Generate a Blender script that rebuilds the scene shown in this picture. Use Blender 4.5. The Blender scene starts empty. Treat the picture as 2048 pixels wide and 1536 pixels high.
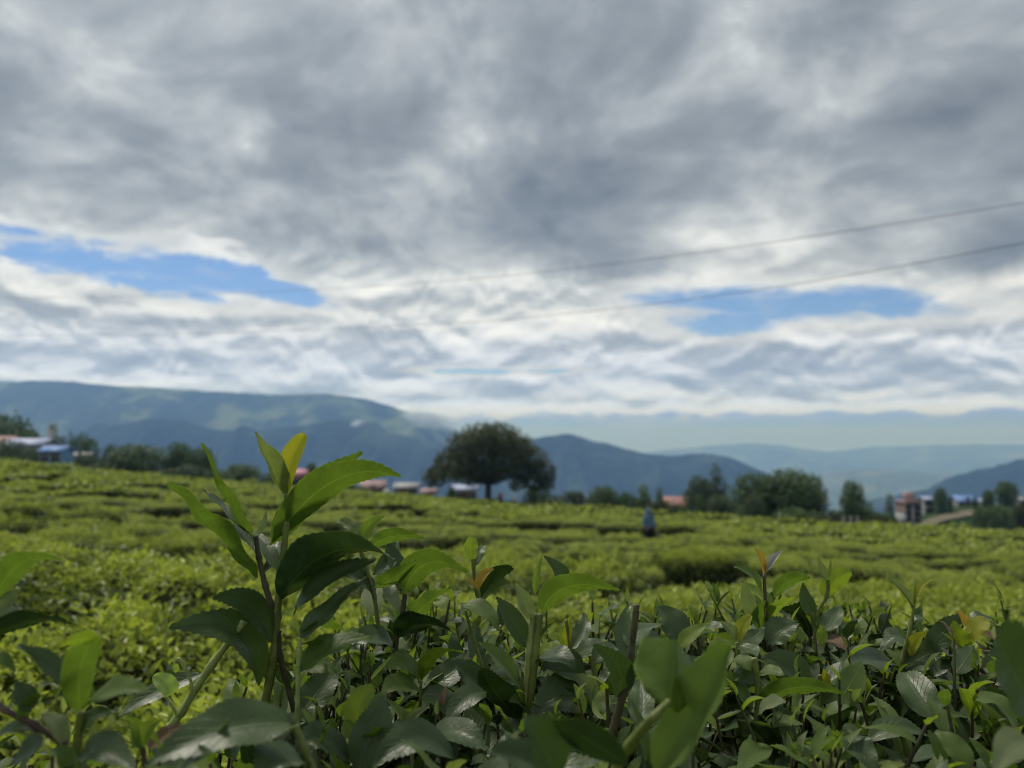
import bpy, math, random
import numpy as np
from mathutils import Vector, Matrix, noise as mnoise

SC = bpy.context.scene
COL = SC.collection
R = math.radians
rng = np.random.default_rng(7)
random.seed(7)

# ------------------------------------------------------------------ camera
F = 1607.0                      # focal length in pixels of a 2048 px wide frame
CAMZ = 1.15
PITCH = R(4.0)
cam_d = bpy.data.cameras.new('camera')
cam = bpy.data.objects.new('camera', cam_d); COL.objects.link(cam)
cam.location = (0, 0, CAMZ)
cam.rotation_euler = (R(90) + PITCH, 0, 0)
cam_d.sensor_width = 36.0
cam_d.lens = 36.0 * F / 2048.0
cam_d.clip_start = 0.02
cam_d.clip_end = 80000
cam_d.dof.use_dof = True
cam_d.dof.focus_distance = 0.72
cam_d.dof.aperture_fstop = 6.2
SC.camera = cam

def at(px, py, Y):
    """point seen at pixel (px, py) of the 2048x1536 frame, Y metres ahead"""
    a = (px - 1024.0) / F; b = (768.0 - py) / F
    dy = math.cos(PITCH) - b * math.sin(PITCH)
    dz = math.sin(PITCH) + b * math.cos(PITCH)
    k = Y / dy
    return Vector((a * k, Y, CAMZ + dz * k))

# ------------------------------------------------------------------ node helper
class G:
    """tiny helper that writes node graphs as expressions"""
    def __init__(s, tree): s.t = tree; s.n = tree.nodes; s.l = tree.links
    def node(s, typ, **kw):
        nd = s.n.new(typ)
        for k, v in kw.items(): setattr(nd, k, v)
        return nd
    def put(s, sock, v):
        if v is None: return
        if isinstance(v, bpy.types.NodeSocket): s.l.new(v, sock)
        else:
            try: sock.default_value = v
            except Exception: sock.default_value = tuple(v) + (1.0,)
    def m(s, op, a, b=None, c=None, clamp=False):
        nd = s.node('ShaderNodeMath', operation=op); nd.use_clamp = clamp
        for i, v in enumerate((a, b, c)): s.put(nd.inputs[i], v)
        return nd.outputs[0]
    def add(s, a, b): return s.m('ADD', a, b)
    def sub(s, a, b): return s.m('SUBTRACT', a, b)
    def mul(s, a, b): return s.m('MULTIPLY', a, b)
    def div(s, a, b): return s.m('DIVIDE', a, b)
    def ss(s, v, lo, hi, a=0.0, b=1.0, kind='SMOOTHSTEP'):
        nd = s.node('ShaderNodeMapRange', interpolation_type=kind)
        for i, x in enumerate((v, lo, hi, a, b)): s.put(nd.inputs[i], x)
        return nd.outputs[0]
    def mix(s, f, a, b, blend='MIX'):
        nd = s.node('ShaderNodeMix', data_type='RGBA', blend_type=blend)
        s.put(nd.inputs[0], f); s.put(nd.inputs[6], a); s.put(nd.inputs[7], b)
        return nd.outputs[2]
    def noise(s, vec, scale, detail=4, rough=0.55, dist=0.0, lac=2.0):
        nd = s.node('ShaderNodeTexNoise')
        if vec is not None: s.l.new(vec, nd.inputs['Vector'])
        for k, v in (('Scale', scale), ('Detail', detail), ('Roughness', rough), ('Distortion', dist), ('Lacunarity', lac)):
            nd.inputs[k].default_value = v
        return nd.outputs['Fac']
    def xyz(s, x, y, z=0.0):
        nd = s.node('ShaderNodeCombineXYZ')
        for i, v in enumerate((x, y, z)): s.put(nd.inputs[i], v)
        return nd.outputs[0]
    def sep(s, v):
        nd = s.node('ShaderNodeSeparateXYZ'); s.l.new(v, nd.inputs[0]); return nd.outputs
    def rgb(s, c): return tuple(c) + (1.0,) if len(c) == 3 else c

# ------------------------------------------------------------------ world: sky with a broken deck of cloud
SUN_EL, SUN_AZ = R(58), R(-35)           # azimuth from +Y towards +X
world = bpy.data.worlds.new('World'); SC.world = world; world.use_nodes = True
g = G(world.node_tree); g.n.clear()
sky = g.node('ShaderNodeTexSky', sky_type='NISHITA'); sky.sun_disc = False
sky.sun_elevation = SUN_EL; sky.sun_rotation = SUN_AZ
sky.altitude = 1800; sky.air_density = 1.0; sky.dust_density = 0.4; sky.ozone_density = 2.0
tc = g.node('ShaderNodeTexCoord').outputs['Generated']
dx, dy, dz = g.sep(tc)
hor = g.m('SQRT', g.add(g.mul(dx, dx), g.mul(dy, dy)))
az = g.m('ARCTAN2', dx, dy)
tv = g.div(dz, g.m('MAXIMUM', hor, 0.02))           # tangent of the elevation
def azof(px): return math.atan((px - 1024.0) / F)
def tvof(px, py): return (880.0 - py) / F * math.cos(azof(px))
zc = g.add(g.m('MAXIMUM', dz, 0.0), 0.36)
q = g.xyz(g.div(dx, zc), g.div(dy, zc), 0.0)          # position on a flat layer overhead
# the near, dark deck
w1 = g.noise(q, 0.55, 3, 0.5)
qv = g.node('ShaderNodeVectorMath', operation='ADD'); g.l.new(q, qv.inputs[0]); g.l.new(g.xyz(g.mul(w1, 0.9), g.mul(w1, -0.6), 0.0), qv.inputs[1])
big = g.noise(qv.outputs[0], 0.85, 2, 0.45)
med = g.noise(qv.outputs[0], 2.7, 7, 0.52, 0.25)
fine = g.noise(qv.outputs[0], 8.5, 6, 0.55, 0.2)
dens = g.add(g.add(g.mul(big, 0.55), g.mul(med, 0.95)), g.mul(fine, 0.42))       # about 0.85 mean
qo = g.node('ShaderNodeVectorMath', operation='ADD'); g.l.new(qv.outputs[0], qo.inputs[0]); qo.inputs[1].default_value = (-0.05, 0.07, 0.0)
lit = g.sub(g.noise(qo.outputs[0], 2.7, 7, 0.52, 0.25), med)
deck = g.add(g.ss(dens, 0.74, 1.17, 0.0, 1.0, 'LINEAR'), g.mul(lit, 1.9))
deck_col = g.node('ShaderNodeValToRGB'); g.l.new(deck, deck_col.inputs[0])
e = deck_col.color_ramp.elements
e[0].position = 0.0; e[0].color = (0.84, 0.88, 0.89, 1)
e[1].position = 1.0; e[1].color = (0.162, 0.186, 0.208, 1)
x = e.new(0.30); x.color = (0.49, 0.53, 0.555, 1)
x = e.new(0.58); x.color = (0.30, 0.335, 0.36, 1)
# the far, bright banks towards the horizon: rounded heads lit from above, grey undersides
def bank_pos(dv):
    t_ = g.m('POWER', g.m('MAXIMUM', g.add(tv, dv), 0.002), 0.72)
    p0 = g.xyz(g.mul(az, 11.0), g.mul(t_, 16.5), 3.0)
    w_ = g.sub(g.noise(p0, 0.8, 3, 0.5), 0.5)
    va = g.node('ShaderNodeVectorMath', operation='ADD'); g.l.new(p0, va.inputs[0]); g.l.new(g.xyz(g.mul(w_, 1.6), g.mul(w_, 0.9), 0.0), va.inputs[1])
    return va.outputs[0]
def heads(p0): return g.noise(p0, 1.25, 5, 0.52)
b0 = bank_pos(0.0)
hd = heads(b0)
lit2 = g.sub(hd, heads(bank_pos(0.012)))
puff = g.noise(b0, 0.55, 3, 0.5)
pd = g.add(g.add(g.add(0.52, g.mul(lit2, 1.15)), g.mul(g.sub(puff, 0.5), 0.6)), g.mul(g.sub(hd, 0.5), 0.35))
bank_col = g.node('ShaderNodeValToRGB'); g.l.new(g.ss(pd, 0.26, 0.78, 0, 1, 'LINEAR'), bank_col.inputs[0])
e = bank_col.color_ramp.elements
e[0].position = 0.0; e[0].color = (0.34, 0.385, 0.42, 1)
e[1].position = 1.0; e[1].color = (1.02, 1.06, 1.07, 1)
x = e.new(0.34); x.color = (0.50, 0.55, 0.585, 1)
x = e.new(0.62); x.color = (0.78, 0.83, 0.86, 1)
# border of the two decks, lower on the right
edge = g.add(g.add(0.205, g.mul(az, -0.06)), g.mul(g.sub(g.noise(g.xyz(g.mul(az, 4.0), 0.7, 0.0), 2.2, 5, 0.6), 0.5), 0.09))
near_f = g.ss(g.sub(tv, edge), -0.015, 0.03)
bank = g.mix(g.ss(tv, 0.17, 0.035), bank_col.outputs[0], g.mix(1.0, bank_col.outputs[0], (0.84, 0.98, 1.42, 1), 'MULTIPLY'))
cloud = g.mix(near_f, bank, deck_col.outputs[0])
# gaps where the blue shows
wob = g.noise(g.xyz(g.mul(az, 6.0), g.mul(tv, 14.0), 9.0), 2.6, 7, 0.6, 0.3)
def gap(px, py, hw, hh, slope=0.0, amp=3.6):
    a0 = azof(px); v0 = tvof(px, py)
    da = g.sub(az, a0); dv = g.sub(g.sub(tv, v0), g.mul(da, slope))
    qa = g.m('POWER', g.m('ABSOLUTE', g.mul(da, F / hw)), 2.4); qb = g.m('POWER', g.m('ABSOLUTE', g.mul(dv, F / hh)), 2.0)
    return g.add(g.sub(1.0, g.add(qa, qb)), g.mul(g.sub(wob, 0.5), amp))
gaps = None
for a in ((290, 536, 290, 48, -0.10), (110, 514, 130, 16, -0.05), (560, 582, 110, 26, -0.2), (1580, 606, 310, 40, -0.07, 2.0), (1430, 642, 130, 32, -0.05, 2.4), (1000, 742, 160, 9, 0.0)):
    v = gap(*a)
    gaps = v if gaps is None else g.m('MAXIMUM', gaps, v)
veil = g.noise(g.xyz(g.mul(az, 5.0), g.mul(tv, 22.0), 4.0), 3.0, 6, 0.6, 0.3)
blue = g.mul(g.ss(gaps, -0.05, 0.75), g.ss(veil, 0.74, 0.50, 0.72, 1.0))
rim = g.mul(g.ss(gaps, -1.6, 0.0), 0.55)
cloud = g.mix(rim, cloud, (0.80, 0.85, 0.89, 1))
# last bank over the plain: cream top, blue-grey body under it
low_n = g.noise(g.xyz(g.mul(az, 14.0), g.mul(tv, 30.0), 2.0), 1.6, 5, 0.55)
low_v = g.add(tv, g.mul(g.sub(low_n, 0.5), 0.034))
body = g.ss(low_v, 0.012, 0.044)
cloud = g.mix(body, (0.10, 0.28, 2.2, 1), cloud)
band = g.mul(g.mul(g.ss(low_v, 0.027, 0.034), g.ss(low_v, 0.054, 0.040)), 0.8)
cloud = g.mix(band, cloud, (1.0, 1.3, 2.3, 1))
bg_sky = g.node('ShaderNodeBackground'); g.l.new(g.mix(1.0, sky.outputs[0], (0.85, 1.0, 1.25, 1), 'MULTIPLY'), bg_sky.inputs[0]); bg_sky.inputs[1].default_value = 0.052
bg_cl = g.node('ShaderNodeBackground'); g.l.new(cloud, bg_cl.inputs[0]); bg_cl.inputs[1].default_value = 0.60
mx = g.node('ShaderNodeMixShader'); g.l.new(g.mul(blue, g.ss(tv, 0.03, 0.06)), mx.inputs[0]); g.l.new(bg_cl.outputs[0], mx.inputs[1]); g.l.new(bg_sky.outputs[0], mx.inputs[2])
wo = g.node('ShaderNodeOutputWorld'); g.l.new(mx.outputs[0], wo.inputs[0])
world.cycles.sampling_method = 'MANUAL'; world.cycles.sample_map_resolution = 1024

# ------------------------------------------------------------------ sun, behind thin cloud
sun_d = bpy.data.lights.new('sun', 'SUN'); sun_d.energy = 1.5; sun_d.angle = R(14); sun_d.color = (1.0, 0.95, 0.86)
sun = bpy.data.objects.new('sun', sun_d); COL.objects.link(sun)
sdir = Vector((math.sin(SUN_AZ) * math.cos(SUN_EL), math.cos(SUN_AZ) * math.cos(SUN_EL), math.sin(SUN_EL)))
sun.rotation_euler = sdir.to_track_quat('Z', 'Y').to_euler()

SC.view_settings.view_transform = 'Standard'; SC.view_settings.look = 'None'
SC.view_settings.exposure = 0.75; SC.view_settings.gamma = 1.0
SC.view_settings.use_curve_mapping = False
cy = SC.cycles
cy.use_denoising = True; cy.denoising_prefilter = 'ACCURATE'; cy.pixel_filter_type = 'BLACKMAN_HARRIS'; cy.filter_width = 1.0; cy.max_bounces = 8; cy.diffuse_bounces = 3; cy.glossy_bounces = 2; cy.transmission_bounces = 4
cy.transparent_max_bounces = 8; cy.volume_bounces = 3; cy.caustics_reflective = False; cy.caustics_refractive = False

# ------------------------------------------------------------------ object helpers
def tag(o, label=None, cat=None, group=None, kind=None):
    if label: o['label'] = label
    if cat: o['category'] = cat
    if group: o['group'] = group
    if kind: o['kind'] = kind
    return o
def empty(name, loc=(0, 0, 0), rz=0.0):
    o = bpy.data.objects.new(name, None); COL.objects.link(o); o.location = loc; o.rotation_euler = (0, 0, rz)
    o.empty_display_size = 0.1
    return o
def mesh(name, V, Q, mats=(), uv=None, midx=None, smooth=True):
    """mesh data from numpy arrays; Q is (n,4) or (n,3); uv per vertex"""
    me = bpy.data.meshes.new(name)
    V = np.asarray(V, np.float32); Q = np.asarray(Q, np.int32); k = Q.shape[1]
    me.vertices.add(len(V)); me.vertices.foreach_set('co', V.ravel())
    me.loops.add(Q.size); me.loops.foreach_set('vertex_index', Q.ravel())
    me.polygons.add(len(Q)); me.polygons.foreach_set('loop_start', np.arange(0, Q.size, k, dtype=np.int32))
    me.polygons.foreach_set('loop_total', np.full(len(Q), k, np.int32))
    if smooth: me.polygons.foreach_set('use_smooth', np.ones(len(Q), bool))
    for m in mats: me.materials.append(m)
    if midx is not None: me.polygons.foreach_set('material_index', np.asarray(midx, np.int32))
    if uv is not None:
        ul = me.uv_layers.new(name='UVMap'); ul.data.foreach_set('uv', np.asarray(uv, np.float32)[Q.ravel()].ravel())
    me.update(calc_edges=True); me.validate()
    return me
def obj(name, me, parent=None, loc=None):
    o = bpy.data.objects.new(name, me); COL.objects.link(o)
    if parent is not None: o.parent = parent
    if loc is not None: o.location = loc
    return o
class MB:
    """collects simple solids into one mesh (mixed quads kept as quads)"""
    def __init__(s): s.v = []; s.q = []
    def box(s, c, d, rz=0.0, taper=1.0):
        cx, cy_, cz = c; hx, hy, hz = d[0] / 2, d[1] / 2, d[2] / 2; n = len(s.v); ca, sa = math.cos(rz), math.sin(rz)
        for z in (-hz, hz):
            k = 1.0 if z < 0 else taper
            for x_, y_ in ((-hx, -hy), (hx, -hy), (hx, hy), (-hx, hy)):
                s.v.append((cx + (x_ * ca - y_ * sa) * k, cy_ + (x_ * sa + y_ * ca) * k, cz + z))
        s.q += [(n, n + 3, n + 2, n + 1), (n + 4, n + 5, n + 6, n + 7)] + [(n + i, n + (i + 1) % 4, n + 4 + (i + 1) % 4, n + 4 + i) for i in range(4)]
        return s
    def tube(s, pts, rad, k=8, cap=True):
        pts = [Vector(p) for p in pts]; rad = list(rad) if hasattr(rad, '__len__') else [rad] * len(pts)
        n0 = len(s.v); ref = None
        for i, p in enumerate(pts):
            t = (pts[min(i + 1, len(pts) - 1)] - pts[max(i - 1, 0)]).normalized()
            if ref is None: ref = t.orthogonal().normalized()
            ref = (ref - t * ref.dot(t)).normalized(); b = t.cross(ref)
            for j in range(k):
                a = 2 * math.pi * j / k
                s.v.append(tuple(p + (ref * math.cos(a) + b * math.sin(a)) * rad[i]))
        for i in range(len(pts) - 1):
            for j in range(k):
                s.q.append((n0 + i * k + j, n0 + i * k + (j + 1) % k, n0 + (i + 1) * k + (j + 1) % k, n0 + (i + 1) * k + j))
        if cap:
            for i, p in ((0, pts[0]), (len(pts) - 1, pts[-1])):
                c = len(s.v); s.v.append(tuple(p))
                for j in range(0, k, 2):
                    q_ = (c, n0 + i * k + j, n0 + i * k + (j + 1) % k, n0 + i * k + (j + 2) % k)
                    s.q.append(q_ if i else q_[:1] + q_[:0:-1])
        return s
    def me(s, name, mat, smooth=False): return mesh(name, s.v, s.q, [mat], smooth=smooth)
def fb(x, y, z=0.0, o=4, h=1.0):
    return mnoise.fractal(Vector((x, y, z)), h, 2.1, o)

# ------------------------------------------------------------------ simple materials
def material(name):
    m = bpy.data.materials.new(name); m.use_nodes = True; k = G(m.node_tree); k.n.clear(); return m, k
def finish(k, sh, vol=None):
    o = k.node('ShaderNodeOutputMaterial')
    if sh is not None: k.l.new(sh, o.inputs['Surface'])
    if vol is not None: k.l.new(vol, o.inputs['Volume'])
def bsdf(k, col, rough=0.7, spec=0.3, normal=None, metal=0.0):
    b = k.node('ShaderNodeBsdfPrincipled')
    k.put(b.inputs['Base Color'], col); k.put(b.inputs['Roughness'], rough); k.put(b.inputs['Specular IOR Level'], spec); b.inputs['Metallic'].default_value = metal
    if normal is not None: k.l.new(normal, b.inputs['Normal'])
    return b.outputs[0]
def bump(k, h, strength=0.3, dist=0.01):
    b = k.node('ShaderNodeBump'); b.inputs['Strength'].default_value = strength; b.inputs['Distance'].default_value = dist
    k.l.new(h, b.inputs['Height']); return b.outputs[0]
def paint(name, c, rough=0.7, scale=3.0, var=0.25, spec=0.3):
    m, k = material(name)
    p = k.node('ShaderNodeTexCoord').outputs['Object']
    n = k.noise(p, scale, 5, 0.6)
    col = k.mix(k.ss(n, 0.3, 0.75), tuple(x * (1 - var) for x in c) + (1,), tuple(min(1, x * (1 + var * 0.4)) for x in c) + (1,))
    finish(k, bsdf(k, col, rough, spec, bump(k, n, 0.15, 0.02)))
    return m

# ================================================================== THE LAND
BUSH_H = 0.75
def slope_at(u):
    u = np.clip(u, -1.1, 1.1)
    return 0.0625 + 0.064 * u - 0.030 * u * u
def canopy(x, y):
    """height of the tops of the tea field"""
    x = np.asarray(x, float); y = np.asarray(y, float)
    r = np.sqrt(x * x + y * y); u = x / np.maximum(y, 0.6 * np.abs(x) + 0.8)
    yy = np.maximum(y, 0.35 * r)
    t = np.clip((r - 3.5) / 30.0, 0, 1)
    und = 0.30 * np.sin(x * 0.10 + 1.0 + 0.9 * np.sin(y * 0.06)) * np.sin(y * 0.33 + 0.05 * x + 1.3 * np.sin(x * 0.13)) + 0.16 * np.sin(x * 0.31 + y * 0.21) * np.sin(y * 0.71 + 0.8 * np.sin(x * 0.2))
    return CAMZ - 0.45 - 0.13 * np.clip((4.6 - r) / 2.0, 0, 1) - 1.25 * t * (2 - t) - slope_at(u) * yy + und * np.clip((r - 5) / 25, 0, 1) + 0.58 * np.exp(-((x - 5.6) ** 2 + (y - 33.3) ** 2) / 45.0)
def field_end(u): return 104.0 - 26.0 * np.clip((np.asarray(u) - 0.15) / 0.4, 0, 1)
def ground_z(x, y):
    x = np.asarray(x, float); y = np.asarray(y, float)
    r = np.sqrt(x * x + y * y); u = x / np.maximum(y, 0.6 * np.abs(x) + 0.8)
    z = canopy(x, np.minimum(y, 140.0)) - BUSH_H
    over = np.maximum(r - field_end(u) - 16.0, 0.0)
    drop = 0.16 * over
    z = z - np.where(over < 2600, drop, 416.0)
    z = np.where(r > 140, np.minimum(z, canopy(x / r * 140, y / r * 140) - BUSH_H - np.minimum(0.16 * over, 416)), z)
    return np.maximum(z, -420.0)

m_ground, k = material('field_soil')
p = k.node('ShaderNodeTexCoord').outputs['Object']
n1 = k.noise(p, 0.35, 5, 0.6); n2 = k.noise(p, 9.0, 5, 0.65)
soil = k.mix(k.ss(n2, 0.35, 0.7), (0.045, 0.034, 0.022, 1), (0.11, 0.085, 0.055, 1))
grassc = k.mix(k.ss(n2, 0.3, 0.7), (0.05, 0.085, 0.02, 1), (0.10, 0.15, 0.04, 1))
near = k.mix(k.ss(n1, 0.42, 0.58), soil, grassc)
n3 = k.noise(p, 0.004, 6, 0.6); n4 = k.noise(p, 0.03, 5, 0.6)
far = k.mix(k.ss(k.add(k.mul(n3, 0.6), k.mul(n4, 0.4)), 0.42, 0.6), (0.020, 0.042, 0.018, 1), (0.07, 0.10, 0.04, 1))
cd = k.node('ShaderNodeVectorMath', operation='LENGTH'); k.l.new(p, cd.inputs[0])
finish(k, bsdf(k, k.mix(k.ss(cd.outputs['Value'], 110.0, 160.0), near, far), 0.9, 0.1, bump(k, n2, 0.5, 0.03)))

rr = np.concatenate([[0.0], np.geomspace(0.4, 26000, 150)]); na = 180
th = np.linspace(0, 2 * np.pi, na, endpoint=False)
RR, TH = np.meshgrid(rr, th, indexing='ij')
X = RR * np.sin(TH); Y = RR * np.cos(TH)
Z = ground_z(X, Y)
amp = np.clip((RR - 300) / 3000, 0, 1) * 55
nz = np.array([[fb(a / 1400, b / 1400, 0.3, 4) if c > 250 else 0.0 for a, b, c in zip(*rows)] for rows in zip(X, Y, RR)])
Z = Z + amp * nz
i, j = np.meshgrid(np.arange(len(rr) - 1), np.arange(na), indexing='ij'); j2 = (j + 1) % na
Q = np.stack([i * na + j, i * na + j2, (i + 1) * na + j2, (i + 1) * na + j], -1).reshape(-1, 4)[:, ::-1]
tag(obj('ground', mesh('ground', np.stack([X, Y, Z], -1).reshape(-1, 3), Q, [m_ground])), 'sloping earth and grass under the tea field, falling into the valley', kind='structure')

# ------------------------------------------------------------------ mountains
def hill_mat(name, a, b, pale):
    m, k = material(name)
    p = k.node('ShaderNodeTexCoord').outputs['Object']
    n = k.noise(p, 0.0032, 7, 0.64, 0.5); n2 = k.noise(p, 0.02, 4, 0.6)
    c = k.mix(k.ss(n2, 0.35, 0.65), a + (1,), b + (1,))
    c = k.mix(k.mul(k.ss(n, 0.48, 0.62), 0.9), c, pale + (1,))
    finish(k, bsdf(k, c, 0.95, 0.05, bump(k, n2, 0.8, 25.0)))
    return m
hm_wood = hill_mat('forested_slope', (0.010, 0.022, 0.012), (0.03, 0.05, 0.022), (0.15, 0.20, 0.09))  # pale patches painted in for light on the ridges and folds
hm_near = hill_mat('dark_forested_slope', (0.008, 0.018, 0.012), (0.02, 0.036, 0.018), (0.05, 0.075, 0.04))
hm_open = hill_mat('meadow_slope', (0.06, 0.09, 0.035), (0.11, 0.145, 0.05), (0.20, 0.22, 0.11))
def ridge(name, label, pts, D, depth, base, mat, seed, spur=0.34, rough=16.0):
    """a mountain: crest through the given skyline, spurs running down in front and behind"""
    px = np.array([p_[0] for p_ in pts], float); py = np.array([p_[1] for p_ in pts], float)
    n = 220; P = np.linspace(px[0], px[-1], n); S = np.interp(P, px, py)
    ker = np.hanning(9); ker /= ker.sum(); S = np.convolve(np.pad(S, 4, 'edge'), ker, 'valid')
    xs = (P - 1024) / F * D; crest = CAMZ + (880 - S) / F * D
    t = np.concatenate([np.linspace(-1, 0, 26), np.linspace(0, 1, 16)[1:]])
    V = []
    for tt in t:
        prof = (1 - abs(tt)) ** 1.15
        for xx, cz in zip(xs, crest):
            w = fb(xx / (D * 0.055) + seed * 7.3 + 0.25 * fb(xx / (D * 0.2), tt * 2, seed, 2), tt * 0.8, seed, 4)
            yy = D + tt * depth + w * depth * 0.10 * (1 - abs(tt))
            h = max(cz - base, 5.0)
            bodyz = base + h * prof + h * spur * 2.2 * w * (abs(tt) ** 0.7) * (1 - abs(tt)) * 2.0
            bodyz += fb(xx / 90.0, yy / 90.0, seed + 2, 4) * rough * (0.35 + abs(tt))
            V.append((xx * (yy / D) if False else xx, yy, bodyz))
    i, j = np.meshgrid(np.arange(len(t) - 1), np.arange(n - 1), indexing='ij')
    Q = np.stack([i * n + j, i * n + j + 1, (i + 1) * n + j + 1, (i + 1) * n + j], -1).reshape(-1, 4)
    return tag(obj(name, mesh(name, V, Q, [mat])), label, kind='structure')
ridge('mountain', 'long blue-green mountain ridge filling the skyline on the left', [(-900, 800), (-500, 775), (-200, 772), (0, 763), (130, 760), (200, 770), (330, 775), (420, 783), (560, 790), (650, 787), (740, 799), (800, 818), (850, 836), (930, 866), (1050, 905), (1150, 960), (1250, 1050)], 4150, 1900, -420, hm_wood, 1.0, 0.20)
ridge('mountain', 'dark wooded foothill under the long ridge, round topped', [(-500, 880), (-200, 900), (0, 905), (100, 880), (190, 852), (270, 843), (335, 834), (380, 842), (420, 858), (500, 862), (600, 852), (690, 838), (760, 860), (860, 885), (960, 905), (1080, 960), (1180, 1060)], 3050, 1000, -420, hm_near, 2.0)
ridge('mountain', 'blue hill spur falling to the right behind the broad tree', [(560, 960), (660, 910), (760, 892), (860, 900), (980, 890), (1060, 876), (1130, 867), (1160, 872), (1240, 893), (1290, 908), (1350, 911), (1400, 906), (1440, 912), (1480, 920), (1530, 946), (1600, 990), (1680, 1080)], 3200, 900, -420, hm_near, 3.0)
ridge('mountain', 'faint far range across the hazy plain', [(1100, 930), (1250, 910), (1370, 896), (1440, 889), (1490, 886), (1560, 890), (1610, 897), (1650, 904), (1700, 899), (1780, 893), (1850, 890), (1950, 888), (2048, 889), (2300, 905), (2600, 940)], 11500, 3000, -420, hm_wood, 4.0)
ridge('mountain', 'pale green hills in the middle of the valley', [(1450, 1010), (1560, 965), (1620, 950), (1690, 944), (1760, 940), (1840, 944), (1900, 952), (1980, 960), (2100, 965), (2300, 1000)], 6200, 1500, -420, hm_open, 5.0, 0.3)
ridge('mountain', 'dark blue hillside rising at the right edge', [(1600, 1080), (1720, 1030), (1790, 998), (1850, 974), (1900, 954), (1960, 936), (2048, 920), (2200, 900), (2500, 870), (2900, 900)], 2900, 900, -420, hm_near, 6.0)

# ------------------------------------------------------------------ air
m_haze, k = material('haze_air')
pv_ = k.node('ShaderNodeVolumePrincipled'); pv_.inputs['Color'].default_value = (0.27, 0.50, 1.0, 1); pv_.inputs['Absorption Color'].default_value = (0.9, 0.9, 1, 1); pv_.inputs['Density'].default_value = 2.0e-4; pv_.inputs['Anisotropy'].default_value = 0.3
finish(k, None, pv_.outputs[0])
hb = MB().box((0, 0, (395 - 560) / 2), (54000, 54000, 955))
tag(obj('haze', hb.me('haze', m_haze)), 'pale blue air that fades the far hills', kind='stuff')

# ================================================================== FOLIAGE MATERIALS
def foliage_mat(name, dark, light, transl=0.3, rough=0.5, spec=0.35, back=1.25):
    """leaves: colour varies leaf by leaf, light passes through"""
    m, k = material(name)
    ge = k.node('ShaderNodeNewGeometry'); oi = k.node('ShaderNodeObjectInfo')
    f = k.m('FRACT', k.add(ge.outputs['Random Per Island'], oi.outputs['Random']))
    p = k.node('ShaderNodeTexCoord').outputs['Object']
    n = k.noise(p, 0.9, 3, 0.5)
    f = k.add(k.mul(f, 0.75), k.mul(k.ss(n, 0.3, 0.7), 0.25))
    c = k.mix(f, dark + (1,), light + (1,))
    c = k.mix(ge.outputs['Backfacing'], c, k.mix(1.0, c, (back, back, back * 0.9, 1), 'MULTIPLY'))
    b = bsdf(k, c, rough, spec)
    t = k.node('ShaderNodeBsdfTranslucent'); k.l.new(k.mix(1.0, c, (1.25, 1.35, 0.6, 1), 'MULTIPLY'), t.inputs[0])
    ms = k.node('ShaderNodeMixShader'); ms.inputs[0].default_value = transl
    k.l.new(b, ms.inputs[1]); k.l.new(t.outputs[0], ms.inputs[2])
    finish(k, ms.outputs[0])
    return m
fm_flush = foliage_mat('young_tea_leaf', (0.17, 0.215, 0.048), (0.50, 0.545, 0.120), 0.40, 0.42)
fm_mid = foliage_mat('grown_tea_leaf', (0.075, 0.110, 0.030), (0.26, 0.305, 0.068), 0.35, 0.42)
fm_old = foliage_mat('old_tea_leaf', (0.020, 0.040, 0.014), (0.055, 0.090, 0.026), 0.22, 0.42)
fm_tree = foliage_mat('tree_leaf', (0.045, 0.080, 0.028), (0.110, 0.160, 0.050), 0.22, 0.55, 0.25)
fm_broad = foliage_mat('broad_tree_leaf', (0.028, 0.040, 0.013), (0.075, 0.092, 0.028), 0.22, 0.55, 0.25)
fm_light = foliage_mat('pale_tree_leaf', (0.07, 0.12, 0.025), (0.15, 0.21, 0.045), 0.3, 0.55, 0.25)
fm_grey = foliage_mat('grey_tree_leaf', (0.05, 0.075, 0.04), (0.11, 0.14, 0.08), 0.25, 0.6, 0.2)
fm_grass = foliage_mat('grass_blade', (0.06, 0.11, 0.02), (0.20, 0.28, 0.07), 0.35, 0.5)
m_bark = paint('bark', (0.10, 0.075, 0.055), 0.9, 6.0, 0.4)
m_stem = paint('woody_stem', (0.13, 0.095, 0.065), 0.8, 40.0, 0.4)

def unit(v): return v / np.maximum(np.linalg.norm(v, axis=-1, keepdims=True), 1e-9)
def leaf_quads(C, D, N, L, W, folded=False, fold=0.25):
    """one small leaf per row: C base, D direction, N normal, L length, W width"""
    n = len(C); D = unit(D); S = unit(np.cross(N, D)); N = np.cross(D, S); L = np.asarray(L).reshape(-1, 1); W = np.asarray(W).reshape(-1, 1)
    if not folded:
        V = np.stack([C, C + D * L * .5 + S * W * .5, C + D * L, C + D * L * .5 - S * W * .5], 1).reshape(-1, 3)
        return V, np.arange(n * 4).reshape(n, 4)
    up = N * W * fold
    tip = C + D * L - N * L * 0.10
    V = np.stack([C, C + D * L * .35 + S * W * .5 + up, C + D * L * .7 + S * W * .38 + up * .7, tip, C + D * L * .7 - S * W * .38 + up * .7, C + D * L * .35 - S * W * .5 + up], 1).reshape(-1, 3)
    b = np.arange(n)[:, None] * 6
    return V, np.concatenate([b + np.array([[0, 1, 2, 3]]), b + np.array([[0, 3, 4, 5]])], 0)
def rand_unit(n): return unit(rng.normal(size=(n, 3)))
def join(parts):
    """list of (V, Q, material index) -> one V, Q, midx"""
    Vs, Qs, Ms, o = [], [], [], 0
    for V, Q, mi in parts:
        Vs.append(V); Qs.append(np.asarray(Q) + o); o += len(V)
        Ms.append(np.full(len(Q), mi) if np.isscalar(mi) else mi)
    return np.concatenate(Vs), np.concatenate(Qs), np.concatenate(Ms)

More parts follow.
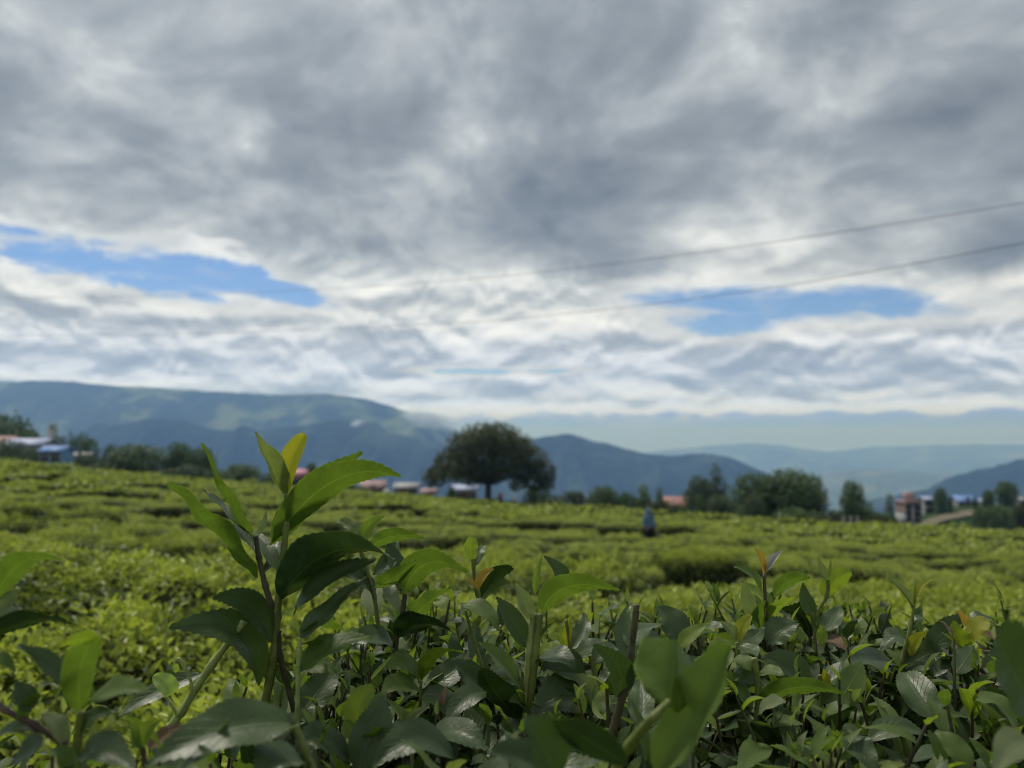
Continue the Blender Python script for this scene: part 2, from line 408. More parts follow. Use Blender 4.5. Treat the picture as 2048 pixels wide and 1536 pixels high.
# ================================================================== TEA BUSHES OF THE FIELD
def hull(lx, ly, h, seed, ns=14, nr=5):
    """flat-topped solid cushion, coloured dark to stand in for the shade inside a bush"""
    V = []; prof = [(0.62, 0.0), (0.86, 0.35), (0.90, 0.68), (0.74, 0.86), (0.42, 0.90)]
    for k_, (s_, z_) in enumerate(prof):
        for a in range(ns):
            t = 2 * math.pi * a / ns; c, s = math.cos(t), math.sin(t)
            c = math.copysign(abs(c) ** 0.6, c); s = math.copysign(abs(s) ** 0.6, s)
            w = 1 + 0.10 * fb(c * 1.4 + seed, s * 1.4, k_ * .4, 2)
            V.append((c * lx / 2 * s_ * w, s * ly / 2 * s_ * w, h * z_ * (1 + 0.06 * fb(c + seed, s, 5, 2))))
    Q = [(r * ns + a, r * ns + (a + 1) % ns, (r + 1) * ns + (a + 1) % ns, (r + 1) * ns + a) for r in range(len(prof) - 1) for a in range(ns)]
    o = len(V); V.append((0, 0, h * 0.9))
    Q += [((len(prof) - 1) * ns + a, (len(prof) - 1) * ns + (a + 1) % ns, (len(prof) - 1) * ns + (a + 2) % ns, o) for a in range(0, ns, 2)]
    return np.array(V), np.array(Q)
def bush_arrays(lx, ly, h, n, L, W, seed, folded, top_share=0.62):
    """leaves over a cushion: bright shoots on the plucked top, dark old leaves on the flanks"""
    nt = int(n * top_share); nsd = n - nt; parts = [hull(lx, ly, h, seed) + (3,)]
    # plucked top: superellipse area
    a = rng.uniform(-1, 1, (nt * 2, 2)); a = a[(np.abs(a) ** 3.2).sum(1) < 1.0][:nt]; nt = len(a)
    rim = (np.abs(a) ** 3.2).sum(1)
    bumpz = np.array([fb(p_[0] * lx * 1.6 + seed, p_[1] * ly * 1.6, seed, 3) for p_ in a])
    z = h * (1.0 + 0.17 * bumpz - 0.15 * rim ** 2) - rng.exponential(0.035, nt) + (rng.uniform(0, 1, nt) < 0.06) * rng.uniform(0, 0.07, nt)
    C = np.stack([a[:, 0] * lx / 2, a[:, 1] * ly / 2, z], 1)
    ang = rng.uniform(0, 2 * np.pi, nt); el = rng.uniform(0.15, 1.25, nt)
    D = np.stack([np.cos(ang) * np.cos(el), np.sin(ang) * np.cos(el), np.sin(el)], 1)
    N = unit(np.stack([-np.cos(ang) * np.sin(el), -np.sin(ang) * np.sin(el), np.cos(el)], 1) + rng.normal(0, .35, (nt, 3)))
    sc = rng.uniform(0.6, 1.15, nt)
    V, Q = leaf_quads(C, D, N, L * sc, W * sc, folded)
    kind = np.where(bumpz * 1.6 + rng.normal(0, 0.28, nt) - 0.6 * rim ** 3 > -0.12, 0, 1)
    parts.append((V, Q, np.tile(kind, 2) if folded else kind))
    # flanks
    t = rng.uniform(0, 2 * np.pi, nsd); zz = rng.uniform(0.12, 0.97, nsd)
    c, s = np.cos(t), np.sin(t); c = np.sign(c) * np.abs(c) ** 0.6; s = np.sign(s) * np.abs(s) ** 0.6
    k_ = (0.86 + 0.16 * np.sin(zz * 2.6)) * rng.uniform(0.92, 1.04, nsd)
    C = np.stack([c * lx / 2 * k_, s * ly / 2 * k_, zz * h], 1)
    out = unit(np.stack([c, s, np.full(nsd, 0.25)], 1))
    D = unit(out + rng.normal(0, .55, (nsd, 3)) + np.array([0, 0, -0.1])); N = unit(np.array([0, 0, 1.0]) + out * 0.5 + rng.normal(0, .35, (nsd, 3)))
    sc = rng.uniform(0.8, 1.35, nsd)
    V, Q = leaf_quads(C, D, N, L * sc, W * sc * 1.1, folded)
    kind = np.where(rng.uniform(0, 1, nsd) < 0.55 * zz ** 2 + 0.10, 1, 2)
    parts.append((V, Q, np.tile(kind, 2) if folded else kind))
    return join(parts)
m_inner, k = material('shade_core')  # dark matte colour put in for the shade between the leaves
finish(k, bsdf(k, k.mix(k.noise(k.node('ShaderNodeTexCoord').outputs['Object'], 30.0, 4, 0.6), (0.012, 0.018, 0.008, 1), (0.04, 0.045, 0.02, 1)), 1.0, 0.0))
MATS = [fm_flush, fm_mid, fm_old, m_inner]
def bush_stems(seed):
    b = MB(); r_ = random.Random(seed)
    for i in range(6):
        a = r_.uniform(0, 6.3); x_, y_ = 0.05 * math.cos(a), 0.05 * math.sin(a)
        b.tube([(x_, y_, -0.12), (x_ * 3, y_ * 3, 0.2), (x_ * 7, y_ * 6, 0.5)], [0.022, 0.017, 0.010], 6)
    return b.me('stems', m_stem, True)
near_me = []
for s_ in range(5):
    V, Q, M = bush_arrays(1.75, 1.12, BUSH_H, 8200, 0.044, 0.019, s_ * 3.1 + 1, True)
    near_me.append((mesh('foliage', V, Q, MATS, midx=M), bush_stems(s_)))
mid_me = []
for s_ in range(6):
    V, Q, M = bush_arrays(1.75, 1.12, BUSH_H, 3400, 0.050, 0.029, s_ * 2.3 + 20, False)
    mid_me.append(mesh('tea_bush', V, Q, MATS, midx=M))
far_a = [bush_arrays(1.85, 1.15, BUSH_H, 190, 0.20, 0.13, s_ * 1.7 + 50, False, 0.72) for s_ in range(6)]
vfar_a = [bush_arrays(1.95, 1.2, BUSH_H, 80, 0.34, 0.22, s_ * 1.7 + 80, False, 0.78) for s_ in range(6)]

# rows follow the slope, bending a little
rs = np.random.default_rng(33)
spots = []
ri = 0; yrow = 2.5
while yrow < 106:
    pitch = 1.72
    xs_ = -0.72 * yrow - 2.6 + rs.uniform(0, 1.2)
    while xs_ < 0.72 * yrow + 2.6:
        x_ = xs_
        y_ = yrow + 0.9 * math.sin(x_ * 0.16 + yrow * 0.05) + 0.35 * math.sin(x_ * 0.55 + yrow * 0.7) + rs.normal(0, 0.10)
        gapn = fb(x_ * 0.12, y_ * 0.35, 4.0, 2)
        if y_ > 2.0 and y_ < float(field_end(x_ / y_)) and rs.uniform() > 0.05 + 0.35 * (gapn > 0.42):
            spots.append((x_, y_, rs.uniform(0.92, 1.10), rs.uniform(0.84, 1.10) + 0.50 * fb(x_ * 0.20, y_ * 0.55, 8, 2) * min(1.0, max(0.0, (y_ - 4) / 6)), math.atan(0.9 * 0.16 * math.cos(x_ * 0.16 + yrow * 0.05)) + rs.normal(0, 0.05) + (math.pi if rs.uniform() < .5 else 0)))
        xs_ += rs.uniform(1.45, 1.75) if rs.uniform() > 0.10 else rs.uniform(2.0, 2.6)
    yrow += pitch; ri += 1
# left of the bush in front a grassy walking gap stays open
spots = [s_ for s_ in spots if not (s_[1] < 3.3 and -2.2 < s_[0] + 0.28 * (s_[1] - 2.2) + 0.15 < -1.05)]
spots += [(-0.78, 1.72, 0.8, 0.96, 0.1), (-1.9, 1.95, 0.85, 0.9, 0.2), (-0.35, 1.66, 0.75, 0.95, 3.2)]
spots.sort(key=lambda s_: math.hypot(s_[0], s_[1]))
# bushes missing from the rows leave dark holes
HOLES = [(2.53, 10.5), (2.32, 11.9), (-4.67, 7.48), (-5.37, 8.93), (-3.13, 11.0), (6.40, 13.8), (8.02, 13.9), (-3.02, 15.1), (1.4, 13.35), (-1.37, 7.62)]
spots = [s_ for s_ in spots if min(math.hypot(s_[0] - a, s_[1] - b) for a, b in HOLES) > 0.5]
# the picker stands in a small clearing
PERS = at(1297, 1018, 33.0)
spots = [s_ for s_ in spots if not (abs(s_[0] - PERS.x * s_[1] / 33.0) < 0.8 and 29.0 < s_[1] < 33.7)]
def in_view(s_): return abs(s_[0]) < 0.66 * s_[1] + 1.0
seen = [s_ for s_ in spots if in_view(s_)]
single = seen[:300]; single_set = set(single)
rest = [s_ for s_ in spots if s_ not in single_set]
n_near = 46
NAMED = [(-0.78, 1.72, 'low bright tea bush under the pale cut stem, nearest of the field bushes'), (-0.88, 2.92, 'bright-topped tea bush just behind the lower leaves of the tall shoot'),
         (-1.66, 4.39, 'rounded tea bush seen left of the tall shoot at half its height'), (-3.32, 4.18, 'tea bush cut by the left edge just above the near corner leaf'),
         (1.48, 4.30, 'tea bush directly behind the silvery bud shoot of the front bush'), (2.99, 4.46, 'tea bush cut by the right edge just above the front bush'),
         (-3.03, 7.29, 'tea bush left of the tall shoot beside the dark hole in the row')]
for i_, (x_, y_, sx, sz, rz) in enumerate(single):
    z_ = float(canopy(x_, y_)) - BUSH_H
    if i_ < n_near:
        o = empty('tea_bush', (x_, y_, z_), rz)
        f_, st_ = near_me[i_ % 5]
        obj('foliage', f_, o); obj('stems', st_, o)
    else:
        o = obj('tea_bush', mid_me[i_ % 6], None, (x_, y_, z_)); o.rotation_euler = (0, 0, rz)
    o.scale = (sx, sx, sz)
    lb = None
    for a, b, t_ in NAMED:
        if math.hypot(x_ - a, y_ - b) < 0.3: lb = t_
    tag(o, lb or 'clipped tea bush in the rows of the field behind the front bush', 'tea bush', 'clipped tea bushes in the field')
parts = []
for i_, (x_, y_, sx, sz, rz) in enumerate(rest):
    z_ = float(canopy(x_, y_)) - BUSH_H; d_ = math.hypot(x_, y_)
    V, Q, M = (far_a if d_ < 62 else vfar_a)[i_ % 6]
    ca, sa = math.cos(rz), math.sin(rz)
    W = np.stack([(V[:, 0] * ca - V[:, 1] * sa) * sx + x_, (V[:, 0] * sa + V[:, 1] * ca) * sx + y_, V[:, 2] * sz + z_], 1)
    parts.append((W, Q, M))
V, Q, M = join(parts)
tag(obj('tea_field', mesh('tea_field', V, Q, MATS, midx=M)), 'far rows of clipped green tea bushes running up to the trees', 'tea field', kind='stuff')
print('bushes', len(spots), len(single), 'far quads', len(Q))

# grass in the walking gap and between the rows
def grass_patch(n, xr, yr, hmin, hmax, lean=0.35):
    x_ = rng.uniform(*xr, n); y_ = rng.uniform(*yr, n)
    keep = np.array([fb(a * 2.2, b * 2.2, 1.0, 3) > -0.15 for a, b in zip(x_, y_)])
    x_, y_ = x_[keep], y_[keep]; n = len(x_)
    C = np.stack([x_, y_, ground_z(x_, y_) - 0.005], 1)
    D = unit(np.stack([rng.normal(0, lean, n), rng.normal(0, lean, n), np.ones(n)], 1))
    L = rng.uniform(hmin, hmax, n)
    return leaf_quads(C, D, rand_unit(n), L, rng.uniform(0.005, 0.011, n), True, 0.1)
ga = grass_patch(9000, (-2.6, -0.6), (1.2, 3.6), 0.10, 0.42)
gb = grass_patch(3000, (-1.5, 1.6), (0.9, 1.7), 0.06, 0.22)
V, Q, M = join([ga + (0,), gb + (0,)])
tag(obj('grass', mesh('grass', V, Q, [fm_grass])), 'rough grass growing in the gap between the tea bushes', 'grass', kind='stuff')

# ================================================================== TREES BEYOND THE FIELD
def crown_arrays(blobs, n, L, seed, hollow=0.55):
    """leaf clumps spread through a set of ellipsoids (cx, cy, cz, rx, ry, rz)"""
    B = np.array(blobs, float); w = (B[:, 3] * B[:, 4] * B[:, 5]) ** 0.66; w /= w.sum()
    idx = rng.choice(len(B), n, p=w); d = rand_unit(n)
    r_ = rng.uniform(hollow ** 2.2, 1.0, n) ** (1 / 2.2)
    r_ *= 1 + 0.22 * np.array([fb(a[0] * 2.2 + seed, a[1] * 2.2, a[2] * 2.2 + i_ * 0.37, 3) for a, i_ in zip(d, idx)])
    C = B[idx, :3] + d * r_[:, None] * B[idx, 3:]
    D = unit(d * 0.5 + rng.normal(0, .6, (n, 3))); N = unit(np.array([0, 0, 0.8]) + d * 0.7 + rng.normal(0, .4, (n, 3)))
    sc = rng.uniform(0.6, 1.3, n)
    return leaf_quads(C, D, N, L * sc, L * 0.62 * sc)
def limb_mesh(base_r, h_trunk, tips, seed, lean=(0, 0)):
    b = MB(); top = Vector((lean[0], lean[1], h_trunk)); r_ = random.Random(seed)
    b.tube([(0, 0, -1.0), (0, 0, 0.05), top * 0.5 + Vector((r_.uniform(-.1, .1) * base_r * 3, 0, 0)), top], [base_r * 1.5, base_r * 1.25, base_r, base_r * 0.9], 9)
    for t in tips:
        t = Vector(t); mid = top.lerp(t, 0.5) + Vector((r_.uniform(-.3, .3), r_.uniform(-.3, .3), abs(t.z - top.z) * 0.12)) 
        b.tube([top * 0.9, mid, t], [base_r * 0.6, base_r * 0.38, base_r * 0.12], 6)
    return b.me('trunk', m_bark, True)
def tree(name, label, cat, px, top_py, D, width_px, trunk_me, crown_me, native, group=None, rz=None, base_dz=0.0):
    """native = (width, height) of the model in metres"""
    p = at(px, top_py, D); gz = float(ground_z(p.x, p.y)) + base_dz
    H = max(p.z - gz, 0.6); W = width_px / F * D
    o = empty(name, (p.x, p.y, gz), rng.uniform(0, 6.28) if rz is None else rz)
    o.scale = (W / native[0], W / native[0], H / native[1])
    if trunk_me: obj('trunk', trunk_me, o)
    obj('crown', crown_me, o)
    return tag(o, label, cat, group)
# the broad spreading tree in the middle
D0 = 101.0
s0 = D0 / F
bl = []
p = at(977, 1000, D0); LIFT = p.z - float(ground_z(p.x, p.y))
outline = [(-108, 48, 26, 20), (-80, 78, 34, 28), (-45, 112, 40, 30), (-10, 130, 42, 28), (25, 130, 40, 28), (55, 108, 40, 32), (85, 84, 36, 32), (108, 58, 28, 26), (118, 40, 16, 20), (-60, 72, 40, 32), (-15, 88, 44, 34), (35, 82, 42, 34), (70, 62, 32, 26), (-95, 60, 24, 18), (-35, 52, 22, 14), (92, 36, 22, 15), (60, 40, 18, 12), (15, 58, 22, 14)]
for (a, h_, rx, rz_) in outline:
    for yo in ((-38, 0, 38) if abs(a) < 70 else (-16, 16)):
        bl.append((a * s0 + rng.normal(0, .2), yo * s0 * (1.3 if abs(a) < 70 else 1) + rng.normal(0, .3), LIFT + h_ * s0 - abs(yo) * s0 * 0.25, rx * s0 * 0.92, rx * s0 * 0.92, rz_ * s0 * 0.9))
V, Q = crown_arrays(bl, 26000, 0.34, 3.0, 0.55)
big_crown = mesh('crown', V, Q, [fm_broad], smooth=False)
big_trunk = limb_mesh(0.42, LIFT + 2.2, [(q_[0], q_[1], q_[2] + LIFT) for q_ in ((-5.2, 0.5, 4.2), (-3.6, -1.5, 5.6), (-1.2, 1.2, 6.6), (0.8, -0.8, 7.0), (2.8, 1.6, 6.0), (4.6, -0.6, 4.6), (6.4, 0.2, 3.4), (1.8, -2.6, 5.2), (-2.2, 2.8, 5.0), (3.4, 2.8, 4.4), (-6.0, -0.4, 3.4))], 4)
p = at(977, 1000, D0)
o = empty('spreading_tree', (p.x, p.y, float(ground_z(p.x, p.y))))
obj('trunk', big_trunk, o); obj('crown', big_crown, o)
tag(o, 'broad dark spreading tree with domed crown alone at the field edge', 'tree')

# stock crowns for the others
def stock(blobs, n, L, mat, seed, hollow=0.5):
    V, Q = crown_arrays(blobs, n, L, seed, hollow); return mesh('crown', V, Q, [mat], smooth=False)
round_b = [(0.2, 0.1, 1.5, 2.3, 2.3, 1.5), (-1.1, -.6, 1.3, 1.6, 1.6, 1.2), (1.2, .4, 1.2, 1.5, 1.5, 1.2), (0, 0, 4.2, 2.6, 2.6, 2.2), (-1.6, 0.4, 3.2, 1.7, 1.7, 1.5), (1.6, -0.3, 3.3, 1.7, 1.7, 1.6), (0.3, 1.5, 3.4, 1.7, 1.6, 1.5), (-0.2, -1.5, 3.2, 1.7, 1.6, 1.5), (0.6, 0.2, 5.4, 1.5, 1.5, 1.2), (-1.1, -0.4, 5.0, 1.3, 1.3, 1.1)]
tall_b = [(0, 0, 1.1, 1.1, 1.1, 1.1), (0, 0, 2.6, 1.3, 1.3, 1.6), (0.25, 0.2, 4.4, 1.15, 1.15, 1.6), (-0.2, -0.1, 6.2, 0.8, 0.8, 1.5), (-0.6, 0.3, 3.4, 0.9, 0.9, 1.1), (0.6, -0.4, 3.0, 0.9, 0.9, 1.1)]
shrub_b = [(0, 0, 1.0, 1.5, 1.3, 1.0), (-1.4, 0.2, 0.8, 1.1, 1.0, 0.8), (1.3, -0.2, 0.85, 1.1, 1.0, 0.9), (0.5, 0.6, 1.5, 0.8, 0.8, 0.6)]
cyp_b = [(0, 0, 1.5, 0.5, 0.5, 1.6), (0, 0, 3.2, 0.42, 0.42, 1.8), (0.03, 0, 4.8, 0.25, 0.25, 1.2)]
tr_round = limb_mesh(0.2, 1.8, [(-1.4, .2, 3.6), (1.5, -.2, 3.7), (0.3, 1.2, 3.8), (-.2, -1.3, 3.6), (.4, .2, 5.0)], 1)
tr_tall = limb_mesh(0.15, 1.6, [(.3, .2, 4.2), (-.2, 0, 5.8), (-.5, .3, 3.2)], 2)
tr_shrub = limb_mesh(0.08, 0.3, [(-1, .1, .8), (1, 0, .9), (.2, .3, 1.3)], 3)
tr_cyp = limb_mesh(0.1, 1.2, [(0, 0, 4.5)], 5)
CR = {}
for nm, bb, n_, L_, tr_, nat in (('round', round_b, 5600, 0.34, tr_round, (6.4, 6.5)), ('tall', tall_b, 2600, 0.30, tr_tall, (2.9, 7.5)), ('shrub', shrub_b, 2200, 0.24, tr_shrub, (5.0, 2.0)), ('cypress', cyp_b, 1300, 0.2, tr_cyp, (1.05, 5.9))):
    for mn, mt in (('dark', fm_tree), ('pale', fm_light), ('grey', fm_grey), ('olive', fm_broad)):
        if (nm, mn) in (('cypress', 'pale'), ('cypress', 'grey'), ('cypress', 'olive'), ('tall', 'olive')): continue
        CR[nm, mn] = (stock(bb, n_, L_, mt, len(CR) * 1.9 + 2, 0.45), tr_, nat)
TREES = [
 ('tree', 'large dark rounded tree rising behind the houses at the left edge', 'tree', 14, 828, 150, 120, 'round', 'dark'),
 ('tree', 'lower dark shoulder tree just right of the large tree at the left edge', 'tree', 58, 858, 146, 60, 'round', 'dark'),
 ('shrub', 'grey-green shrub mass in front of the long lavender-roofed house', 'shrub', 40, 884, 120, 110, 'shrub', 'grey'),
 ('shrub', 'dark shrub left of the small blue house', 'shrub', 82, 895, 116, 60, 'shrub', 'dark'),
 ('cypress_tree', 'thin dark cypress beside the white tower', 'tree', 112, 848, 150, 11, 'cypress', 'dark'),
 ('cypress_tree', 'small dark cypress between the tower and the rounded tree', 'tree', 142, 858, 146, 9, 'cypress', 'dark'),
 ('tree', 'greyish tree directly behind the small blue house', 'tree', 118, 874, 140, 44, 'round', 'grey'),
 ('tree', 'rounded tree right of the small cypress', 'tree', 168, 869, 135, 62, 'round', 'dark'),
 ('shrub', 'low shrub right of the small blue house', 'shrub', 165, 908, 116, 76, 'shrub', 'grey'),
 ('tree', 'small grey tree left of the dark pair of trees', 'tree', 224, 890, 124, 44, 'round', 'grey'),
 ('tree', 'wide dark tree, first of the group behind the tall shoot', 'tree', 277, 888, 112, 112, 'round', 'dark'),
 ('shrub', 'low olive shrub at the foot of the wide dark tree', 'shrub', 232, 912, 110, 62, 'shrub', 'olive'),
 ('tree', 'upright tree between the wide dark tree and the tall shoot', 'tree', 358, 884, 116, 64, 'round', 'dark'),
 ('tree', 'dark tree right behind the left leaves of the tall shoot', 'tree', 402, 894, 114, 58, 'round', 'dark'),
 ('shrub', 'greyish shrub below the two trees behind the tall shoot', 'shrub', 372, 930, 107, 90, 'shrub', 'grey'),
 ('tree', 'small round tree seen between the stems of the tall shoot', 'tree', 484, 928, 110, 76, 'round', 'dark'),
 ('shrub', 'dark shrub in the gap between the tall shoot stems', 'shrub', 440, 940, 107, 80, 'shrub', 'dark'),
 ('shrub', 'dark hedge left of the small pink house', 'shrub', 545, 944, 108, 84, 'shrub', 'dark'),
 ('tree', 'small dark tree right of the small pink house', 'tree', 623, 925, 112, 30, 'round', 'dark'),
 ('shrub', 'small bright green shrub left of the broad tree trunk', 'shrub', 903, 975, 103, 28, 'shrub', 'pale'),
 ('shrub', 'dark shrub under the right side of the broad tree', 'shrub', 1075, 968, 108, 66, 'shrub', 'dark'),
 ('shrub', 'low dark hedge right of the broad tree', 'shrub', 1140, 984, 108, 96, 'shrub', 'olive'),
 ('shrub', 'dark bushy clump between the broad tree and the standing person', 'shrub', 1208, 972, 104, 82, 'round', 'dark'),
 ('shrub', 'small dark clump behind the standing person', 'shrub', 1258, 985, 102, 60, 'shrub', 'dark'),
 ('tree', 'pale green young tree behind the standing person', 'tree', 1288, 968, 101, 36, 'tall', 'pale'),
 ('tree', 'thin dark tree left of the red-roofed house', 'tree', 1318, 974, 102, 22, 'tall', 'dark'),
 ('shrub', 'bright low shrub in front of the red-roofed house', 'shrub', 1356, 1012, 92, 56, 'shrub', 'pale'),
 ('tree', 'tall grey-green tree right of the red-roofed house', 'tree', 1434, 928, 104, 34, 'tall', 'grey'),
 ('tree', 'grey-green bushy tree next to the red-roofed house', 'tree', 1400, 952, 102, 62, 'round', 'grey'),
 ('tree', 'dark slim tree at the left end of the large clump', 'tree', 1400, 990, 92, 22, 'tall', 'dark'),
 ('shrub', 'pale shrub in front of the tall grey-green tree', 'shrub', 1440, 990, 92, 60, 'round', 'grey'),
 ('tree', 'rounded green tree forming the left half of the large clump', 'tree', 1510, 946, 98, 96, 'round', 'dark'),
 ('tree', 'largest rounded tree of the clump on the right', 'tree', 1570, 938, 96, 120, 'round', 'dark'),
 ('tree', 'dark tree at the right end of the large clump', 'tree', 1618, 948, 98, 66, 'round', 'dark'),
 ('shrub', 'grey ball-shaped bush in front of the large clump', 'shrub', 1506, 990, 88, 44, 'round', 'grey'),
 ('shrub', 'low dark hedge at the foot of the large clump', 'shrub', 1590, 1018, 86, 130, 'shrub', 'dark'),
 ('shrub', 'low olive hedge between the clump and the lone round tree', 'shrub', 1660, 1022, 86, 90, 'shrub', 'olive'),
 ('tree', 'lone round-headed tree right of the large clump', 'tree', 1704, 961, 92, 56, 'round', 'dark'),
 ('shrub', 'small pointed shrub just right of the lone round tree', 'shrub', 1737, 1004, 95, 26, 'tall', 'dark'),
 ('tree', 'small upright tree left of the pink multi-storey house', 'tree', 1778, 988, 100, 27, 'tall', 'dark'),
 ('shrub', 'low scrub before the pink multi-storey house', 'shrub', 1760, 1030, 84, 80, 'shrub', 'olive'),
]
for (nm, lb, ct, px, ty, D, w, kd, mt) in TREES:
    if px < 520 or 1380 < px < 1680: w = w * 1.18
    c_, t_, nat = CR[kd, mt]
    tree(nm, lb, ct, px, ty, D, w, t_, c_, nat)

for i_, (px, lb) in enumerate(((330, 'low dark thicket closing the gap left of the tall shoot'), (200, 'low thicket at the field edge under the small grey tree'), (690, 'low dark thicket left of the lavender-grey house'), (1105, 'low thicket between the broad tree and the dark hedge'), (1330, 'thicket at the foot of the red-roofed house'), (1470, 'thicket under the left half of the large clump'), (1735, 'thicket right of the lone round tree'))):
    c_, t_, nat = CR['shrub', ('dark', 'olive', 'dark')[i_ % 3]]
    tree('shrub', lb, 'shrub', px, 880 + F * float(slope_at((px - 1024) / F)) + (12 if px < 1200 else 4), 106.0 if px < 1300 else 92.0, 110, t_, c_, nat)

# ------------------------------------------------------------------ the low hill with houses on the right
m_knoll, k = material('hill_turf')
p = k.node('ShaderNodeTexCoord').outputs['Object']; n = k.noise(p, 0.5, 6, 0.65)
finish(k, bsdf(k, k.mix(k.ss(n, 0.35, 0.7), (0.025, 0.05, 0.02, 1), (0.055, 0.09, 0.035, 1)), 0.95, 0.05, bump(k, n, 0.6, 0.4)))
KD = 170.0
kp = [(1770, 1080), (1800, 1050), (1830, 1036), (1870, 1022), (1910, 1014), (1950, 1010), (2048, 1010), (2150, 1008), (2350, 1020), (2600, 1060)]
kx = np.interp(np.linspace(1770, 2600, 120), [a[0] for a in kp], [a[0] for a in kp]); ky = np.interp(kx, [a[0] for a in kp], [a[1] for a in kp])
V = []
for t in np.linspace(-1, 1, 25):
    for a, b in zip(kx, ky):
        c = at(a, b, KD); yy = KD + t * 42
        V.append((c.x * (0.35 + 0.65 * yy / KD), yy, c.z - 16 * abs(t) ** 1.7 + 0.25 * fb(c.x * .2, yy * .2, 3, 3)))
i, j = np.meshgrid(np.arange(24), np.arange(119), indexing='ij')
Q = np.stack([i * 120 + j, i * 120 + j + 1, (i + 1) * 120 + j + 1, (i + 1) * 120 + j], -1).reshape(-1, 4)
tag(obj('hill', mesh('hill', V, Q, [m_knoll])), 'low dark green hill carrying houses at the right edge', kind='structure')
m_track = paint('earth_track', (0.20, 0.18, 0.12), 0.95, 0.8, 0.3)
V = []; tk = np.linspace(1822, 1965, 40)
for a in tk:
    b = np.interp(a, [q_[0] for q_ in kp], [q_[1] for q_ in kp])
    for t in (-0.24, -0.15):
        c = at(a, b, KD); yy = KD + t * 42
        V.append((c.x * (0.35 + 0.65 * yy / KD), yy, c.z - 16 * abs(t) ** 1.7 + 0.45))
Q = [(2 * i_, 2 * i_ + 2, 2 * i_ + 3, 2 * i_ + 1) for i_ in range(39)]
tag(obj('path', mesh('path', V, Q, [m_track])), 'pale earth track along the brow of the low hill', kind='structure')
def on_knoll(px, yy=KD):
    b = float(np.interp(px, [a[0] for a in kp], [a[1] for a in kp])); return at(px, b, KD)
def knoll_tree(nm, lb, ct, px, ty, w, kd, mt, dy=0.0):
    c_, t_, nat = CR[kd, mt]; g_ = on_knoll(px)
    q_ = at(px, ty, KD + dy); z_ = g_.z - 16 * abs(dy / 42) ** 1.7
    o = empty(nm, (q_.x, KD + dy, z_ - 0.1), rng.uniform(0, 6.28)); W = w / F * (KD + dy)
    o.scale = (W / nat[0], W / nat[0], max(q_.z - z_, .5) / nat[1])
    obj('trunk', t_, o); obj('crown', c_, o); tag(o, lb, ct)
knoll_tree('tree', 'round dark tree between the white house and the blue-roofed house', 'tree', 1880, 974, 32, 'round', 'dark', -4)
knoll_tree('shrub', 'small grey shrub left of the blue-roofed house', 'shrub', 1900, 996, 16, 'shrub', 'grey', -6)
knoll_tree('shrub', 'small dark tree at the right end of the blue-roofed house', 'shrub', 1949, 992, 13, 'tall', 'dark', -6)
knoll_tree('tree', 'dark tree left of the tallest tree on the low hill', 'tree', 1976, 978, 26, 'round', 'dark', -4)
knoll_tree('tree', 'tallest rounded tree on the low hill near the right edge', 'tree', 2012, 961, 50, 'round', 'dark', 0)
knoll_tree('shrub', 'broad dark bush below the tallest tree on the low hill', 'shrub', 1990, 1008, 70, 'round', 'dark', -22)
knoll_tree('shrub', 'dark bush low on the hill at the right edge', 'shrub', 2040, 1008, 50, 'round', 'olive', -18)
knoll_tree('shrub', 'narrow dark bush on the hill slope left of the broad one', 'shrub', 1958, 1012, 34, 'round', 'dark', -20)

# ================================================================== HOUSES
m_white = paint('white_plaster', (0.40, 0.40, 0.40), 0.8, 0.8, 0.3)
m_lav = paint('lavender_sheet_roof', (0.42, 0.47, 0.66), 0.5, 0.6, 0.2)
m_bluer = paint('blue_sheet_roof', (0.16, 0.30, 0.62), 0.45, 0.6, 0.2)
m_bluew = paint('blue_plaster', (0.20, 0.38, 0.62), 0.8, 0.6, 0.25)
m_red = paint('red_sheet_roof', (0.36, 0.19, 0.16), 0.6, 0.6, 0.25)
m_pink = paint('pink_plaster', (0.42, 0.29, 0.28), 0.85, 0.6, 0.25)
m_pinkr = paint('faded_pink_plaster', (0.62, 0.30, 0.36), 0.85, 0.6, 0.2)
m_brick = paint('brown_brick', (0.34, 0.24, 0.20), 0.9, 1.5, 0.3)
m_grey = paint('grey_concrete', (0.38, 0.38, 0.37), 0.9, 1.0, 0.25)
m_glass, k = material('window_glass'); finish(k, bsdf(k, (0.02, 0.025, 0.03, 1), 0.12, 0.5))
m_wood = paint('door_wood', (0.14, 0.08, 0.05), 0.7, 4.0, 0.3)
def gable(b, w, d, h, ov=0.35, t=0.14, z=0.0):
    """two sloping roof slabs"""
    for s in (-1, 1):
        n = len(b.v)
        y0, y1 = s * (d / 2 + ov), 0.0; z0, z1 = z - h * ov / (d / 2), z + h
        for (yy, zz) in ((y0, z0), (y1, z1)):
            for xx in (-w / 2 - ov, w / 2 + ov):
                b.v.append((xx, yy, zz)); b.v.append((xx, yy, zz + t))
        a = [n + i_ for i_ in range(8)]
        b.q += [(a[0], a[2], a[6], a[4]), (a[1], a[5], a[7], a[3]), (a[0], a[1], a[3], a[2]), (a[4], a[6], a[7], a[5]), (a[0], a[4], a[5], a[1]), (a[2], a[3], a[7], a[6])]
